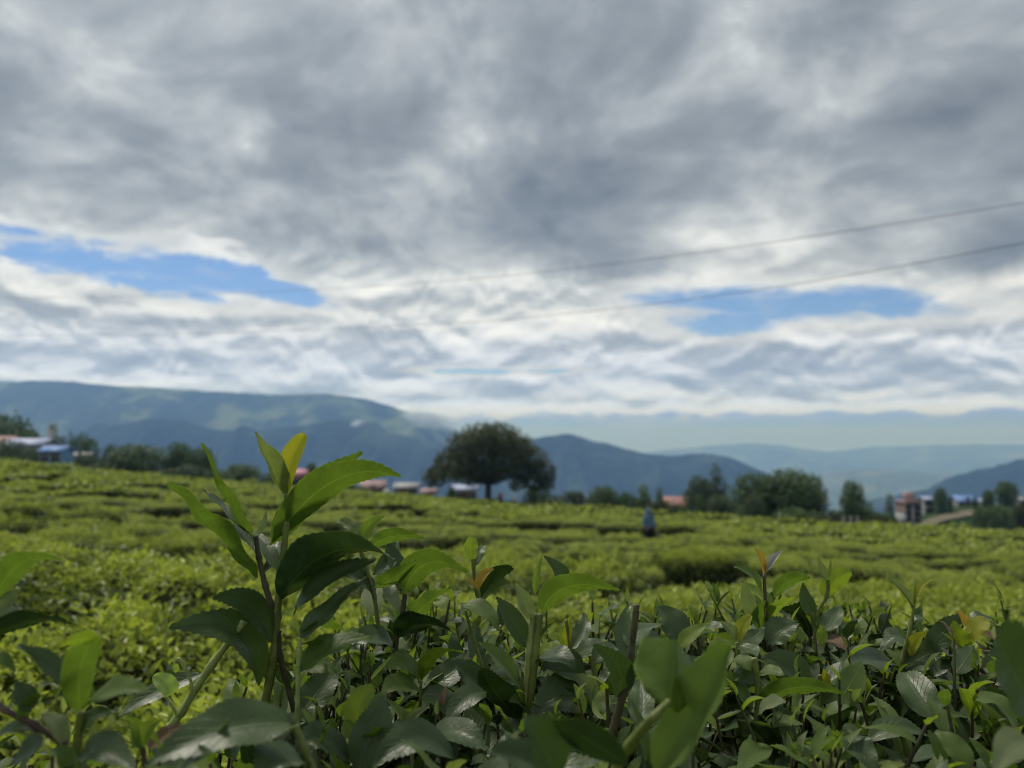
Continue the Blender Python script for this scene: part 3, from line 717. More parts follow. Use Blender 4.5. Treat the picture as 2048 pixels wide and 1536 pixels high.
def house(label, px, D, w, d, h, wall, roof, roof_h=1.2, floors=1, nwin=3, flat=False, rz=0.0, base=None, name='house', band=None):
    pz = at(px, 1000, D); gz = float(ground_z(pz.x, pz.y)) if base is None else base
    o = empty(name, (pz.x, pz.y, gz), rz)
    b = MB().box((0, 0, h / 2 - 0.4), (w, d, h + 0.8))
    if not flat:
        n = len(b.v)
        for s in (-1, 1): b.v += [(s * (w / 2 - .02), -d / 2, h), (s * (w / 2 - .02), d / 2, h), (s * (w / 2 - .02), 0, h + roof_h - .03)]
        b.q += [(n, n + 1, n + 2, n + 2), (n + 3, n + 5, n + 4, n + 4)]
    V_ = b.v; q3 = [q_ for q_ in b.q if len(set(q_)) == 4]; t3 = [q_[:3] for q_ in b.q if len(set(q_)) == 3]
    me_ = bpy.data.meshes.new('wall'); me_.from_pydata(V_, [], q3 + t3); me_.materials.append(wall); obj('wall', me_, o)
    if band is not None: obj('lower_wall', MB().box((0, 0, h * 0.2 - 0.4), (w + 0.06, d + 0.06, h * 0.4 + 0.8)).me('lower_wall', band), o)
    rb = MB()
    if flat:
        rb.box((0, 0, h + 0.1), (w + 0.5, d + 0.5, 0.2)); rb.box((0, -d / 2, h + 0.45), (w + 0.1, 0.15, 0.5)); rb.box((w * .25, d * .2, h + 0.95), (1.6, 1.4, 1.5))
    else: gable(rb, w, d, roof_h, z=h)
    obj('roof', rb.me('roof', roof), o)
    fh = h / floors
    for f_ in range(floors):
        for i_ in range(nwin):
            xx = (i_ + 0.5) / nwin * w - w / 2
            if f_ == 0 and i_ == nwin // 2:
                obj('door', MB().box((xx, -d / 2 - 0.03, 1.0), (0.9, 0.1, 2.0)).me('door', m_wood), o); continue
            wz = f_ * fh + fh * 0.56
            wi = obj('window', MB().box((xx, -d / 2 - 0.03, wz), (1.25, 0.09, 1.3)).me('window', m_white), o)
            obj('pane', MB().box((xx - .28, -d / 2 - 0.07, wz), (0.46, 0.04, 1.06)).box((xx + .28, -d / 2 - 0.07, wz), (0.46, 0.04, 1.06)).me('pane', m_glass), wi)
    return tag(o, label, 'house')
def top_h(px, py, D, base=None):
    q_ = at(px, py, D); return q_.z - (float(ground_z(q_.x, q_.y)) if base is None else base)
# left
house('white house with red roof cut by the left edge of the frame', 0, 134, 4.4, 5, top_h(0, 884, 134), m_white, m_red, 0.9, 2, 3)
house('long low house with lavender sheet roof left of the small blue house', 58, 132, 6.2, 5, top_h(58, 889, 132), m_white, m_lav, 0.9, 2, 4)
house('small blue-walled house at the left end of the field', 110, 112, 2.9, 3.2, top_h(110, 902, 112), m_bluew, m_bluer, 0.6, 2, 2)
house('low shed with white roof right of the small blue house', 164, 122, 2.4, 2.2, top_h(164, 911, 122), m_grey, m_white, 0.35, 1, 2, name='shed')
ptz = at(103, 870, 156); gz = float(ground_z(ptz.x, ptz.y)); th_ = top_h(103, 856, 156)
o = empty('tower', (ptz.x, ptz.y, gz))
obj('shaft', MB().box((0, 0, th_ / 2 - 0.5), (1.1, 1.1, th_ + 1), taper=0.8).me('shaft', m_white), o)
obj('balcony', MB().box((0, 0, th_ * 0.86), (1.5, 1.5, 0.25)).me('balcony', m_white), o)
obj('cap', MB().box((0, 0, th_ + 0.55), (0.9, 0.9, 1.1), taper=0.1).me('cap', m_grey), o)
tag(o, 'thin white tower beside the slim cypress on the left', 'tower')
house('small faded pink house behind the yellow bud leaf', 602, 112, 1.9, 3, top_h(602, 947, 112), m_pinkr, m_pinkr, 0.5, 1, 2)
# middle
house('lavender-grey house with pinkish roof left of the white house', 746, 118, 3.2, 4, top_h(746, 973, 118), m_grey, m_pink, 0.8, 1, 3, rz=0.15)
house('small white house between two pale houses left of the broad tree', 814, 116, 3.0, 3.2, top_h(814, 974, 116), m_white, m_white, 0.5, 1, 3)
house('low shed with pink roof left of the blue-grey house', 858, 114, 1.6, 2.4, top_h(858, 984, 114), m_white, m_pink, 0.4, 1, 2, name='shed')
house('pale blue-roofed house just left of the broad tree trunk', 930, 116, 3.2, 3.5, top_h(930, 978, 116), m_white, m_lav, 0.5, 1, 3)
house('red-roofed house half hidden by shrubs right of the person', 1352, 108, 2.8, 3.6, top_h(1352, 1010, 108), m_pink, m_red, 1.0, 1, 3)
# right, on the low hill
bz = on_knoll(1815)
house('pink multi-storey house with white ground floor near the right', 1815, 150, 2.7, 4.0, top_h(1815, 1004, 150, at(1815, 1042, 150).z), m_brick, m_pink, 0.5, 3, 3, flat=True, base=at(1815, 1042, 150).z, band=m_white)
house('small white house left of the round tree on the low hill', 1852, 172, 1.9, 3, top_h(1852, 998, 172, on_knoll(1852).z), m_white, m_lav, 0.4, 2, 2, base=on_knoll(1852).z)
house('white house with bright blue roof on the low hill', 1925, 174, 4.0, 4, top_h(1925, 1000, 174, on_knoll(1925).z - 0.2), m_white, m_bluer, 1.0, 1, 3, base=on_knoll(1925).z - 0.3)
house('little shed with pale blue roof right of the bright blue roof', 1964, 176, 2.0, 3, top_h(1964, 1002, 176, on_knoll(1964).z - 0.2), m_grey, m_lav, 0.45, 1, 2, base=on_knoll(1964).z - 0.3, name='shed')
house('pale house cut by the right edge of the frame', 2044, 176, 2.6, 3, top_h(2044, 999, 176, on_knoll(2044).z - 0.2), m_white, m_grey, 0.5, 1, 3, base=on_knoll(2044).z - 0.3)
def pole(label, px, top_py, base_py, D, r=0.09, arm=False):
    t_, b_ = at(px, top_py, D), at(px, base_py, D)
    o = empty('utility_pole' if arm else 'post', (b_.x, b_.y, b_.z)); hh = t_.z - b_.z
    obj('shaft', MB().tube([(0, 0, -1.5), (0, 0, hh)], [r, r * .75], 8).me('shaft', m_white if not arm else m_grey), o)
    if arm: obj('crossarm', MB().box((0, 0, hh - 0.5), (1.3, 0.12, 0.12)).me('crossarm', m_grey), o)
    else: obj('cap', MB().box((0, 0, hh + 0.03), (r * 2.6, r * 2.6, 0.08)).me('cap', m_grey), o)
    tag(o, label, 'pole' if arm else 'post')
pole('white post in front of the pink multi-storey house', 1827, 1014, 1046, 120, 0.13)
pole('grey utility pole by the tallest tree on the low hill', 2031, 990, 1012, 168, 0.09, True)
for a_, lb in ((1688, 'left'), (1702, 'middle'), (1716, 'right')):
    pole('pale short post below the lone round tree, %s of three' % lb, a_, 1034, 1052, 76, 0.09)
# pale sacks of plucked leaf lying on the field edge
m_sack = paint('woven_sack', (0.66, 0.66, 0.56), 0.85, 8.0, 0.2)
for px, py, lb in ((773, 983, 'pale sack standing highest, below the lavender-grey house'), (812, 998, 'left of the two pale sacks lying low on the field edge'), (834, 998, 'right of the two pale sacks lying low on the field edge')):
    c = at(px, py, 97); b = MB()
    o = empty('sack', (c.x, c.y, c.z - 0.42))
    b.tube([(0, 0, -0.9), (0.02, 0, 0.0), (0, 0, 0.38), (0.02, 0.01, 0.66), (0.0, 0, 0.78)], [0.34, 0.42, 0.44, 0.28, 0.10], 10)
    obj('body', b.me('body', m_sack, True), o); obj('tie', MB().tube([(0.0, 0, 0.74), (0.0, 0, 0.79)], 0.125, 10).me('tie', m_wood), o)
    tag(o, lb, 'sack')

# ================================================================== POWER LINES
m_cable, k = material('cable'); finish(k, bsdf(k, (0.03, 0.03, 0.035, 1), 0.5, 0.4))
for lb, pts in (('upper of the two dark power lines crossing the sky', [(-500, 605, 120), (0, 597, 92), (420, 588, 72), (850, 565, 54), (1200, 530, 42), (1560, 482, 34), (2048, 405, 26), (2500, 320, 21)]),
                ('lower of the two dark power lines crossing the sky', [(-500, 676, 120), (0, 671, 92), (420, 666, 72), (900, 646, 54), (1200, 620, 42), (1560, 573, 34), (2048, 486, 26), (2500, 395, 21)])):
    P = [at(a, b, c) for a, b, c in pts]; out = []
    for i_ in range(len(P) - 1):
        p0, p1, p2, p3 = P[max(i_ - 1, 0)], P[i_], P[i_ + 1], P[min(i_ + 2, len(P) - 1)]
        for t in np.linspace(0, 1, 10, endpoint=False):
            out.append(0.5 * (2 * p1 + (p2 - p0) * t + (2 * p0 - 5 * p1 + 4 * p2 - p3) * t * t + (3 * p1 - p0 - 3 * p2 + p3) * t ** 3))
    out.append(P[-1])
    tag(obj('power_cable', MB().tube(out, 0.0125, 6).me('power_cable', m_cable, True)), lb, 'cable')

# ================================================================== PEOPLE
m_jacket = paint('pale_blue_cloth', (0.12, 0.21, 0.36), 0.9, 5.0, 0.2)
m_dark = paint('dark_cloth', (0.018, 0.017, 0.022), 0.9, 5.0, 0.3)
m_skin = paint('skin', (0.40, 0.25, 0.18), 0.6, 9.0, 0.1)
m_hair = paint('dark_hair', (0.02, 0.017, 0.015), 0.6, 9.0, 0.2)
m_redc = paint('red_cloth', (0.55, 0.06, 0.07), 0.9, 5.0, 0.2)
m_whitec = paint('white_cloth', (0.62, 0.64, 0.66), 0.9, 5.0, 0.15)
def skin_mesh(name, verts, edges, radii, root=0, lev=2, mats=()):
    me_ = bpy.data.meshes.new(name); me_.from_pydata([Vector(v) for v in verts], edges, [])
    o = bpy.data.objects.new(name, me_); COL.objects.link(o)
    sk = o.modifiers.new('skin', 'SKIN'); sk.use_smooth_shade = True
    for i_, d in enumerate(me_.skin_vertices[0].data):
        r_ = radii[i_]; d.radius = (r_, r_) if not hasattr(r_, '__len__') else r_; d.use_root = i_ == root
    sb = o.modifiers.new('sub', 'SUBSURF'); sb.levels = lev; sb.render_levels = lev
    dg = bpy.context.evaluated_depsgraph_get(); ev = o.evaluated_get(dg)
    m2 = bpy.data.meshes.new_from_object(ev); m2.name = name
    bpy.data.objects.remove(o)
    m2.materials.clear()
    for m in mats: m2.materials.append(m)
    m2.polygons.foreach_set('use_smooth', np.ones(len(m2.polygons), bool))
    return m2
def person(label, px, py_top, D, top_mat, scarf=None, rz=0.0, height=1.62):
    """standing figure in the bushes, body one surface; clothes are shells over it"""
    t_ = at(px, py_top, D); o = empty('person', (t_.x, t_.y, t_.z - height), rz); s = height / 1.62
    J = [(0, 0, .90), (0, -.01, 1.08), (0, 0, 1.28), (0, .01, 1.40), (0, -.01, 1.47), (0, -.02, 1.53), (0, -.015, 1.58),
         (-.17, 0, 1.32), (-.22, .02, 1.08), (-.20, -.10, .88), (-.19, -.17, .80), (.17, 0, 1.32), (.22, .02, 1.08), (.20, -.10, .88), (.19, -.17, .80),
         (-.10, 0, .82), (-.11, -.02, .46), (-.11, .02, .09), (-.11, -.12, .04), (.10, 0, .82), (.11, -.02, .46), (.11, .02, .09), (.11, -.12, .04)]
    E = [(0, 1), (1, 2), (2, 3), (3, 4), (4, 5), (5, 6), (2, 7), (7, 8), (8, 9), (9, 10), (2, 11), (11, 12), (12, 13), (13, 14), (0, 15), (15, 16), (16, 17), (17, 18), (0, 19), (19, 20), (20, 21), (21, 22)]
    Rr = [(.15, .11), (.13, .10), (.16, .11), .055, .075, .095, .07, .06, .048, .036, .03, .06, .048, .036, .03, .085, .058, .04, .03, .085, .058, .04, .03]
    body = obj('body', skin_mesh('body', [tuple(c * s for c in v) for v in J], E, [tuple(x * s for x in r_) if hasattr(r_, '__len__') else r_ * s for r_ in Rr], mats=[m_skin]), o)
    jk = [0, 1, 2, 3, 7, 8, 9, 11, 12, 13]
    JJ = [J[i_] for i_ in jk]; mp = {a: b for b, a in enumerate(jk)}
    EE = [(mp[a], mp[b]) for a, b in E if a in mp and b in mp]
    obj('jacket', skin_mesh('jacket', [tuple(c * s for c in v) for v in JJ], EE, [tuple((x + .03) * s for x in Rr[i_]) if hasattr(Rr[i_], '__len__') else (Rr[i_] + .022) * s for i_ in jk], mats=[top_mat]), o)
    tk_ = [0, 15, 16, 17, 19, 20, 21]; mp = {a: b for b, a in enumerate(tk_)}
    EE = [(mp[a], mp[b]) for a, b in E if a in mp and b in mp]
    obj('trousers', skin_mesh('trousers', [tuple(c * s for c in J[i_]) for i_ in tk_], EE, [(.17 * s, .14 * s) if i_ == 0 else (Rr[i_] + .035) * s for i_ in tk_], mats=[m_dark]), o)
    if scarf is not None:
        b = MB(); b.tube([(0, .03 * s, 1.22 * s), (0, .03 * s, 1.36 * s), (0, .015 * s, 1.44 * s), (0, .012 * s, 1.53 * s), (0, .01 * s, 1.60 * s), (0, .01 * s, 1.645 * s)], [.155 * s, .125 * s, .095 * s, .118 * s, .10 * s, .03 * s], 14)
        obj('headscarf', b.me('headscarf', scarf, True), o)
    else:
        b = MB(); b.tube([(0, .03 * s, 1.47 * s), (0, .02 * s, 1.53 * s), (0, .01 * s, 1.60 * s), (0, .005 * s, 1.635 * s)], [.085 * s, .108 * s, .085 * s, .02 * s], 12)
        obj('hair', b.me('hair', m_hair, True), o)
    return tag(o, label, 'person')
person('person in pale blue headscarf and jacket and dark trousers standing among the bushes', 1297, 1018, 33.0, m_jacket, m_jacket, 0.5, min(max(top_h(1297, 1018, 33.0) + 0.02, 1.5), 1.85))
print('person height', top_h(1297, 1018, 33.0))
person('person in a red top under the broad tree', 1001, 984, 99, m_redc, None, 0.3, 1.6)
person('person in white standing right of the broad tree trunk', 1030, 990, 96, m_whitec, m_whitec, -0.4, 1.6)

# ================================================================== MIST ON THE RIDGE
m_mist, k = material('mist')
p = k.node('ShaderNodeTexCoord').outputs['Object']
ln = k.node('ShaderNodeVectorMath', operation='LENGTH'); k.l.new(p, ln.inputs[0])
n = k.noise(p, 1.9, 5, 0.62, 0.4)
de = k.mul(k.ss(k.sub(n, k.mul(ln.outputs['Value'], 0.55)), 0.09, 0.34), 0.06)
vs = k.node('ShaderNodeVolumePrincipled'); vs.inputs['Color'].default_value = (0.80, 0.90, 1, 1); k.l.new(de, vs.inputs['Density'])
finish(k, None, vs.outputs[0]); m_mist.cycles.volume_step_rate = 4.0
V, Q = [], []
for i_ in range(13):
    for j_ in range(24):
        a, b = math.pi * i_ / 12, 2 * math.pi * j_ / 24
        V.append((math.sin(a) * math.cos(b), math.sin(a) * math.sin(b), math.cos(a)))
Q = [(i_ * 24 + j_, i_ * 24 + (j_ + 1) % 24, (i_ + 1) * 24 + (j_ + 1) % 24, (i_ + 1) * 24 + j_) for i_ in range(12) for j_ in range(24)]
me_ = mesh('mist', V, np.array(Q)[:, ::-1], [m_mist])
for lb, px, py, D, hw, hh, tilt in (('white cloud wisp lying on the shoulder of the long ridge', 856, 838, 2850, 78, 24, 0.25), ('small pale mist patch on the ridge slope left of the wisp', 713, 846, 2850, 22, 9, -0.2)):
    o = obj('mist', me_, None, at(px, py, D)); o.scale = (hw / F * D, hw / F * D * 0.8, hh / F * D); o.rotation_euler = (0, tilt, 0)
    tag(o, lb, 'mist', kind='stuff')

# ================================================================== THE BUSHES IN FRONT
def leaf_mat(name, top, under, transl=0.35, rough=0.36, spec=0.5, vein=0.85, blotch=0.35, tcol=(1.3, 1.38, 0.5)):
    """a tea leaf close up: midrib, side veins, paler toothed margin, dull underside, light passing through"""
    m, k = material(name)
    uv = k.sep(k.node('ShaderNodeUVMap').outputs[0]); u, v = uv[0], uv[1]
    ge = k.node('ShaderNodeNewGeometry'); oi = k.node('ShaderNodeObjectInfo')
    rnd = k.m('FRACT', k.add(ge.outputs['Random Per Island'], oi.outputs['Random']))
    av = k.m('ABSOLUTE', k.mul(k.sub(v, 0.5), 2.0))
    rib = k.ss(av, k.add(0.022, k.mul(k.sub(1.0, u), 0.05)), 0.0)
    ph = k.m('FRACT', k.add(k.sub(k.mul(u, 9.0), k.mul(k.m('POWER', av, 0.85), 2.4)), k.mul(rnd, 3.0)))
    side = k.mul(k.ss(k.m('ABSOLUTE', k.sub(ph, 0.5)), 0.075, 0.0), k.ss(av, 0.92, 0.6))
    po = k.node('ShaderNodeTexCoord').outputs['Object']
    n = k.noise(po, 70.0, 5, 0.6, 0.3); nf = k.noise(po, 420.0, 3, 0.6)
    c = k.mix(k.ss(n, 0.3, 0.72), tuple(x * (1 - blotch) for x in top) + (1,), tuple(x * (1 + blotch) for x in top) + (1,))
    c = k.mix(k.mul(rnd, 0.38), c, tuple(a * b for a, b in zip(top, (1.7, 1.45, 0.9))) + (1,))
    lightc = tuple(min(1, a * 1.9 + b) for a, b in zip(top, (0.06, 0.09, 0.03))) + (1,)
    c = k.mix(k.mul(k.add(k.mul(rib, 0.8), k.mul(side, 0.10)), vein), c, lightc)
    edge = k.ss(av, 0.93, 1.0)
    c = k.mix(k.mul(edge, 0.6), c, lightc)
    spot = k.mul(k.ss(k.noise(po, 150.0, 2, 0.5), 0.70, 0.76), k.ss(n, 0.52, 0.62))
    c = k.mix(k.mul(spot, 0.55), c, (0.10, 0.07, 0.03, 1))
    cu = k.mix(k.mul(rib, 0.6), under + (1,), tuple(min(1, x * 1.6) for x in under) + (1,))
    col = k.mix(ge.outputs['Backfacing'], c, cu)
    h = k.add(k.add(k.mul(n, 0.5), k.mul(nf, 0.08)), k.sub(k.mul(av, 0.1), k.add(k.mul(side, 0.13), k.mul(rib, 0.5))))
    nb = bump(k, h, 0.42, 0.004)
    ro = k.add(k.add(rough, k.mul(ge.outputs['Backfacing'], 0.22)), k.mul(k.sub(n, 0.5), 0.35))
    b = bsdf(k, col, ro, spec, nb)
    t = k.node('ShaderNodeBsdfTranslucent'); k.l.new(k.mix(1.0, k.mix(0.5, c, cu), tcol + (1,), 'MULTIPLY'), t.inputs[0])
    ms = k.node('ShaderNodeMixShader'); ms.inputs[0].default_value = transl
    k.l.new(b, ms.inputs[1]); k.l.new(t.outputs[0], ms.inputs[2])
    finish(k, ms.outputs[0])
    return m
LM = {
 'old':    leaf_mat('old_leaf', (0.011, 0.031, 0.015), (0.050, 0.082, 0.026), 0.20, 0.19, 0.34),
 'grey':   leaf_mat('glossy_mature_leaf', (0.019, 0.048, 0.024), (0.070, 0.110, 0.036), 0.26, 0.17, 0.42),
 'mid':    leaf_mat('grown_leaf', (0.085, 0.145, 0.028), (0.130, 0.190, 0.050), 0.44, 0.27, 0.32),
 'young':  leaf_mat('young_leaf', (0.170, 0.240, 0.028), (0.210, 0.280, 0.050), 0.48, 0.36, 0.45),
 'yellow': leaf_mat('yellow_leaf', (0.330, 0.340, 0.022), (0.36, 0.37, 0.05), 0.50, 0.40, 0.4, 0.35, 0.2, (1.2, 1.2, 0.4)),
 'orange': leaf_mat('orange_leaf', (0.42, 0.26, 0.035), (0.42, 0.30, 0.06), 0.45, 0.42, 0.4, 0.3, 0.25, (1.2, 1.05, 0.4)),
 'pale':   leaf_mat('pale_leaf', (0.150, 0.200, 0.085), (0.190, 0.230, 0.110), 0.40, 0.45, 0.4),
 'silver': leaf_mat('silvery_bud', (0.340, 0.340, 0.300), (0.36, 0.36, 0.32), 0.30, 0.40, 0.5, 0.3, 0.4, (1, 1, 0.8)),
 'dead':   leaf_mat('dry_leaf', (0.170, 0.105, 0.065), (0.22, 0.15, 0.10), 0.25, 0.6, 0.2, 0.3, 0.4, (1.1, 0.9, 0.7)),
 'vine':   leaf_mat('vine_leaf', (0.330, 0.460, 0.120), (0.36, 0.48, 0.16), 0.50, 0.5, 0.3, 0.4, 0.2),
}
LMK = list(LM); LML = [LM[k_] for k_ in LMK]
def stem_mat(name, a, b):
    m, k = material(name); p = k.node('ShaderNodeTexCoord').outputs['Object']; n = k.noise(p, 130.0, 5, 0.65); n2 = k.noise(p, 30.0, 3, 0.5)
    finish(k, bsdf(k, k.mix(k.ss(k.add(k.mul(n, .5), k.mul(n2, .5)), 0.36, 0.64), a + (1,), b + (1,)), 0.5, 0.4, bump(k, n, 0.4, 0.002)))
    return m
SM = {'green': stem_mat('green_stem', (0.095, 0.115, 0.022), (0.20, 0.24, 0.05)), 'dark': stem_mat('dark_stem', (0.030, 0.026, 0.014), (0.095, 0.085, 0.035)),
      'lime': stem_mat('lime_stem', (0.20, 0.24, 0.07), (0.36, 0.42, 0.14)), 'brown': stem_mat('brown_stem', (0.06, 0.036, 0.024), (0.16, 0.10, 0.065))}

def leaf_grid(curve, normal, width, teeth=20, cells=6, fold=0.16, cup=0.0, wave=0.0, phase=0.0, twist=0.0, tooth=0.115, shape=(0.78, 1.18), end=1.0, roll_edge=0.0):
    """toothed leaf blade along a curve. curve(t)->point, normal(t, T)->unit normal; width in metres"""
    ns = teeth * 2; V, UV = [], []
    pk = (shape[0] / (shape[0] + shape[1])); nrm = pk ** shape[0] * (1 - pk) ** shape[1]
    for i_ in range(ns + 1):
        t = i_ / ns * end; e_ = 0.012
        P = curve(t); T = (curve(min(t + e_, 1)) - curve(max(t - e_, 0))).normalized()
        N = normal(t, T); N = (N - T * N.dot(T)).normalized()
        if twist: N = Matrix.Rotation(twist * t, 3, T) @ N
        S = T.cross(N)
        w = width * 0.5 * max((max(t, 0.004) ** shape[0]) * (max(1 - t, 0.0) ** shape[1]) / nrm, 0.02)
        tip_ = (i_ % 2 == 1)
        for j_ in range(cells + 1):
            v = -1 + 2 * j_ / cells
            ww = w * v
            if abs(v) > 0.99 and 2 < i_ < ns: ww += math.copysign(width * tooth * (0.5 if tip_ else -0.25), v)
            z = fold * abs(v) * w * 2 + cup * v * v * w * 2 + wave * width * math.sin(t * 15.0 + phase + (1.3 if v > 0 else 0)) * v * v
            if roll_edge and abs(v) > 0.6: z += roll_edge * w * (abs(v) - 0.6) * 2.5
            pt = P + S * ww + N * z
            if abs(v) > 0.99 and tip_ and i_ < ns: pt = pt + T * (width * tooth * 0.5)
            V.append(tuple(pt)); UV.append((t, (v + 1) / 2))
    c1 = cells + 1
    Q = [(i_ * c1 + j_, (i_ + 1) * c1 + j_, (i_ + 1) * c1 + j_ + 1, i_ * c1 + j_ + 1) for i_ in range(ns) for j_ in range(cells)]
    return np.array(V), np.array(Q), np.array(UV)
CAM = Vector((0, 0, CAMZ))
def quad3(a, m_, b):
    """quadratic curve through three points"""
    c = 2 * m_ - (a + b) * 0.5
    return lambda t: a * ((1 - t) ** 2) + c * (2 * t * (1 - t)) + b * (t * t)
def hero(parent, b, m_, t, w, d, roll, mat, dt=0.0, **kw):
    """a leaf drawn by base, middle and tip in the frame at distance d (tip at d+dt). roll: 0 upper face to the viewer, 90 upper face up, 180 underside to the viewer"""
    A, M_, B = at(b[0], b[1], d), at(m_[0], m_[1], d + dt * 0.45), at(t[0], t[1], d + dt)
    T0 = (B - A).normalized(); tc_ = (CAM - M_).normalized()
    e1 = (tc_ - T0 * tc_.dot(T0)).normalized(); e2 = T0.cross(e1)
    if e2.z < 0 or (abs(e2.z) < 0.05 and e2.x < 0): e2 = -e2
    r_ = R(roll); N0 = e1 * math.cos(r_) + e2 * math.sin(r_)
    W = 0.76 * w * d / F / max(abs(math.cos(r_)), 0.55)
    kw.setdefault('phase', rng.uniform(0, 6)); kw.setdefault('wave', 0.035)
    L = (B - A).length
    kw.setdefault('teeth', 17 if w > 24 else 11); kw.setdefault('cells', 6 if w > 24 else 4)
    V, Q, UV = leaf_grid(quad3(A, M_, B), lambda tt, TT: N0, W, **kw)
    me_ = mesh('leaf', V, Q, [LM[mat]], uv=UV)
    return obj('leaf', me_, parent)
def stem(parent, pts, rpx, mat, name='stem'):
    """pts: (px, py, d) or (px, py, d, radius in px)"""
    P = [at(p_[0], p_[1], p_[2]) for p_ in pts]
    out, rad = [], []
    for i_ in range(len(P) - 1):
        p0, p1, p2, p3 = P[max(i_ - 1, 0)], P[i_], P[i_ + 1], P[min(i_ + 2, len(P) - 1)]
        for t in np.linspace(0, 1, 6, endpoint=False):
            out.append(0.5 * (2 * p1 + (p2 - p0) * t + (2 * p0 - 5 * p1 + 4 * p2 - p3) * t * t + (3 * p1 - p0 - 3 * p2 + p3) * t ** 3))
    out.append(P[-1]); n = len(out)
    for i_ in range(n):
        f_ = i_ / (n - 1); d_ = out[i_].y
        rr_ = (rpx[0] + (rpx[1] - rpx[0]) * f_) * d_ / F
        rad.append(rr_ * (1.0 + 0.07 * math.sin(i_ * 2.1) + (0.26 if i_ % 6 == 0 else 0)))
    return obj(name, MB().tube(out, rad, 8).me(name, SM[mat], True), parent)

FRONT = empty('tea_bush', (0.22, 0.72, float(ground_z(0.22, 0.72))))
LEFTB = empty('tea_bush', (-0.30, 0.45, float(ground_z(-0.30, 0.45))))
tag(FRONT, 'tea bush in sharp focus filling the lower frame, one tall shoot standing above it', 'tea bush')
tag(LEFTB, 'blurred tea shoots very near in the lower left corner', 'tea bush')
_o, _h = obj, hero
def under(root, fn, *a, **k_):
    """make a part in world place and hang it under a thing"""
    o = fn(None, *a, **k_); o.parent = root; o.matrix_parent_inverse = Matrix.Translation(root.location).inverted()
    return o
n_hero = 0
def shoot(root, stem_args, leaves):
    global n_hero
    s_ = under(root, stem, *stem_args)
    for lf in leaves:
        kw = lf[-1] if isinstance(lf[-1], dict) else {}
        a = lf[:-1] if isinstance(lf[-1], dict) else lf
        h_ = hero(s_, *a, **kw); n_hero += 1
    return s_
# ---- the tall shoot
d = 0.64
shoot(FRONT, ([(515, 1560, d), (520, 1480, d), (528, 1420, d), (547, 1316, d), (554, 1234, d), (560, 1166, d), (572, 1057, d), (574, 990, d)], (11, 5.5), 'green'), [
 ((574, 985), (580, 925), (611, 868), 46, d, 25, 'yellow', -0.01, dict(shape=(.55, .5), wave=.02)),
 ((572, 1000), (545, 935), (509, 865), 42, d, 150, 'pale', -0.03, dict(wave=.10, fold=.3, roll_edge=0.4)),
 ((540, 1092), (628, 985), (724, 903), 74, d, 152, 'mid', 0.03, dict(wave=.05)),
 ((545, 1085), (668, 962), (803, 953), 78, d, 148, 'mid', -0.02, dict(wave=.03)),
 ((555, 1207), (655, 1108), (790, 1118), 82, d, 136, 'grey', -0.08, dict(cup=.1)),
 ((590, 1228), (640, 1172), (752, 1118), 54, d, 60, 'old', -0.04),
 ((548, 1290), (500, 1212), (424, 1196), 62, d, 28, 'grey', -0.05, dict(wave=.03)),
 ((518, 1372), (475, 1268), (338, 1256), 80, d, 40, 'grey', -0.05, dict(wave=.03)),
 ((556, 1145), (533, 1096), (508, 1062), 34, d, 30, 'grey', 0.03),
])
shoot(FRONT, ([(549, 1248, d), (543, 1212, d), (531, 1172, d), (518, 1115, d), (511, 1072, d)], (7, 5), 'dark'), [
 ((512, 1158), (428, 1062), (338, 965), 40, d, 110, 'mid', -0.06, dict(wave=.12, fold=.25, twist=.5)),
 ((505, 1074), (449, 992), (405, 885), 34, d, 125, 'mid', -0.03, dict(wave=.08, twist=-.4)),
 ((507, 1076), (452, 1024), (407, 980), 36, d, 70, 'old', 0.02, dict(wave=.06)),
 ((512, 1075), (527, 1050), (533, 1018), 14, d, 40, 'mid', 0.02),
 ((514, 1110), (480, 1062), (452, 1010), 26, d, 60, 'grey', 0.03, dict(wave=.08)),
 ((524, 1150), (552, 1108), (560, 1070), 24, d, 40, 'grey', 0.04),
])
shoot(FRONT, ([(597, 1550, d), (597, 1500, d), (594, 1447, d), (581, 1393, d), (560, 1313, d), (556, 1262, d)], (5.5, 6.5), 'dark'), [
 ((584, 1378), (622, 1334), (673, 1348), 40, d, 60, 'mid', -0.02),
 ((600, 1428), (640, 1378), (682, 1314), 74, d, 15, 'grey', 0.04),
 ((556, 1330), (570, 1365), (600, 1395), 30, d, 130, 'old', 0.04),
])
d = 0.60
shoot(FRONT, ([(596, 1470, d), (595, 1424, d), (597, 1316, d), (600, 1276, d)], (5, 4), 'lime'), [
 ((601, 1276), (650, 1226), (737, 1149), 44, d, 35, 'grey', 0.03, dict(wave=.10)),
 ((602, 1344), (662, 1298), (740, 1274), 60, d, 62, 'mid', 0.02),
 ((604, 1290), (628, 1290), (648, 1310), 28, d, 120, 'mid', 0.03),
 ((606, 1262), (640, 1250), (690, 1262), 30, d, 110, 'mid', 0.05),
])
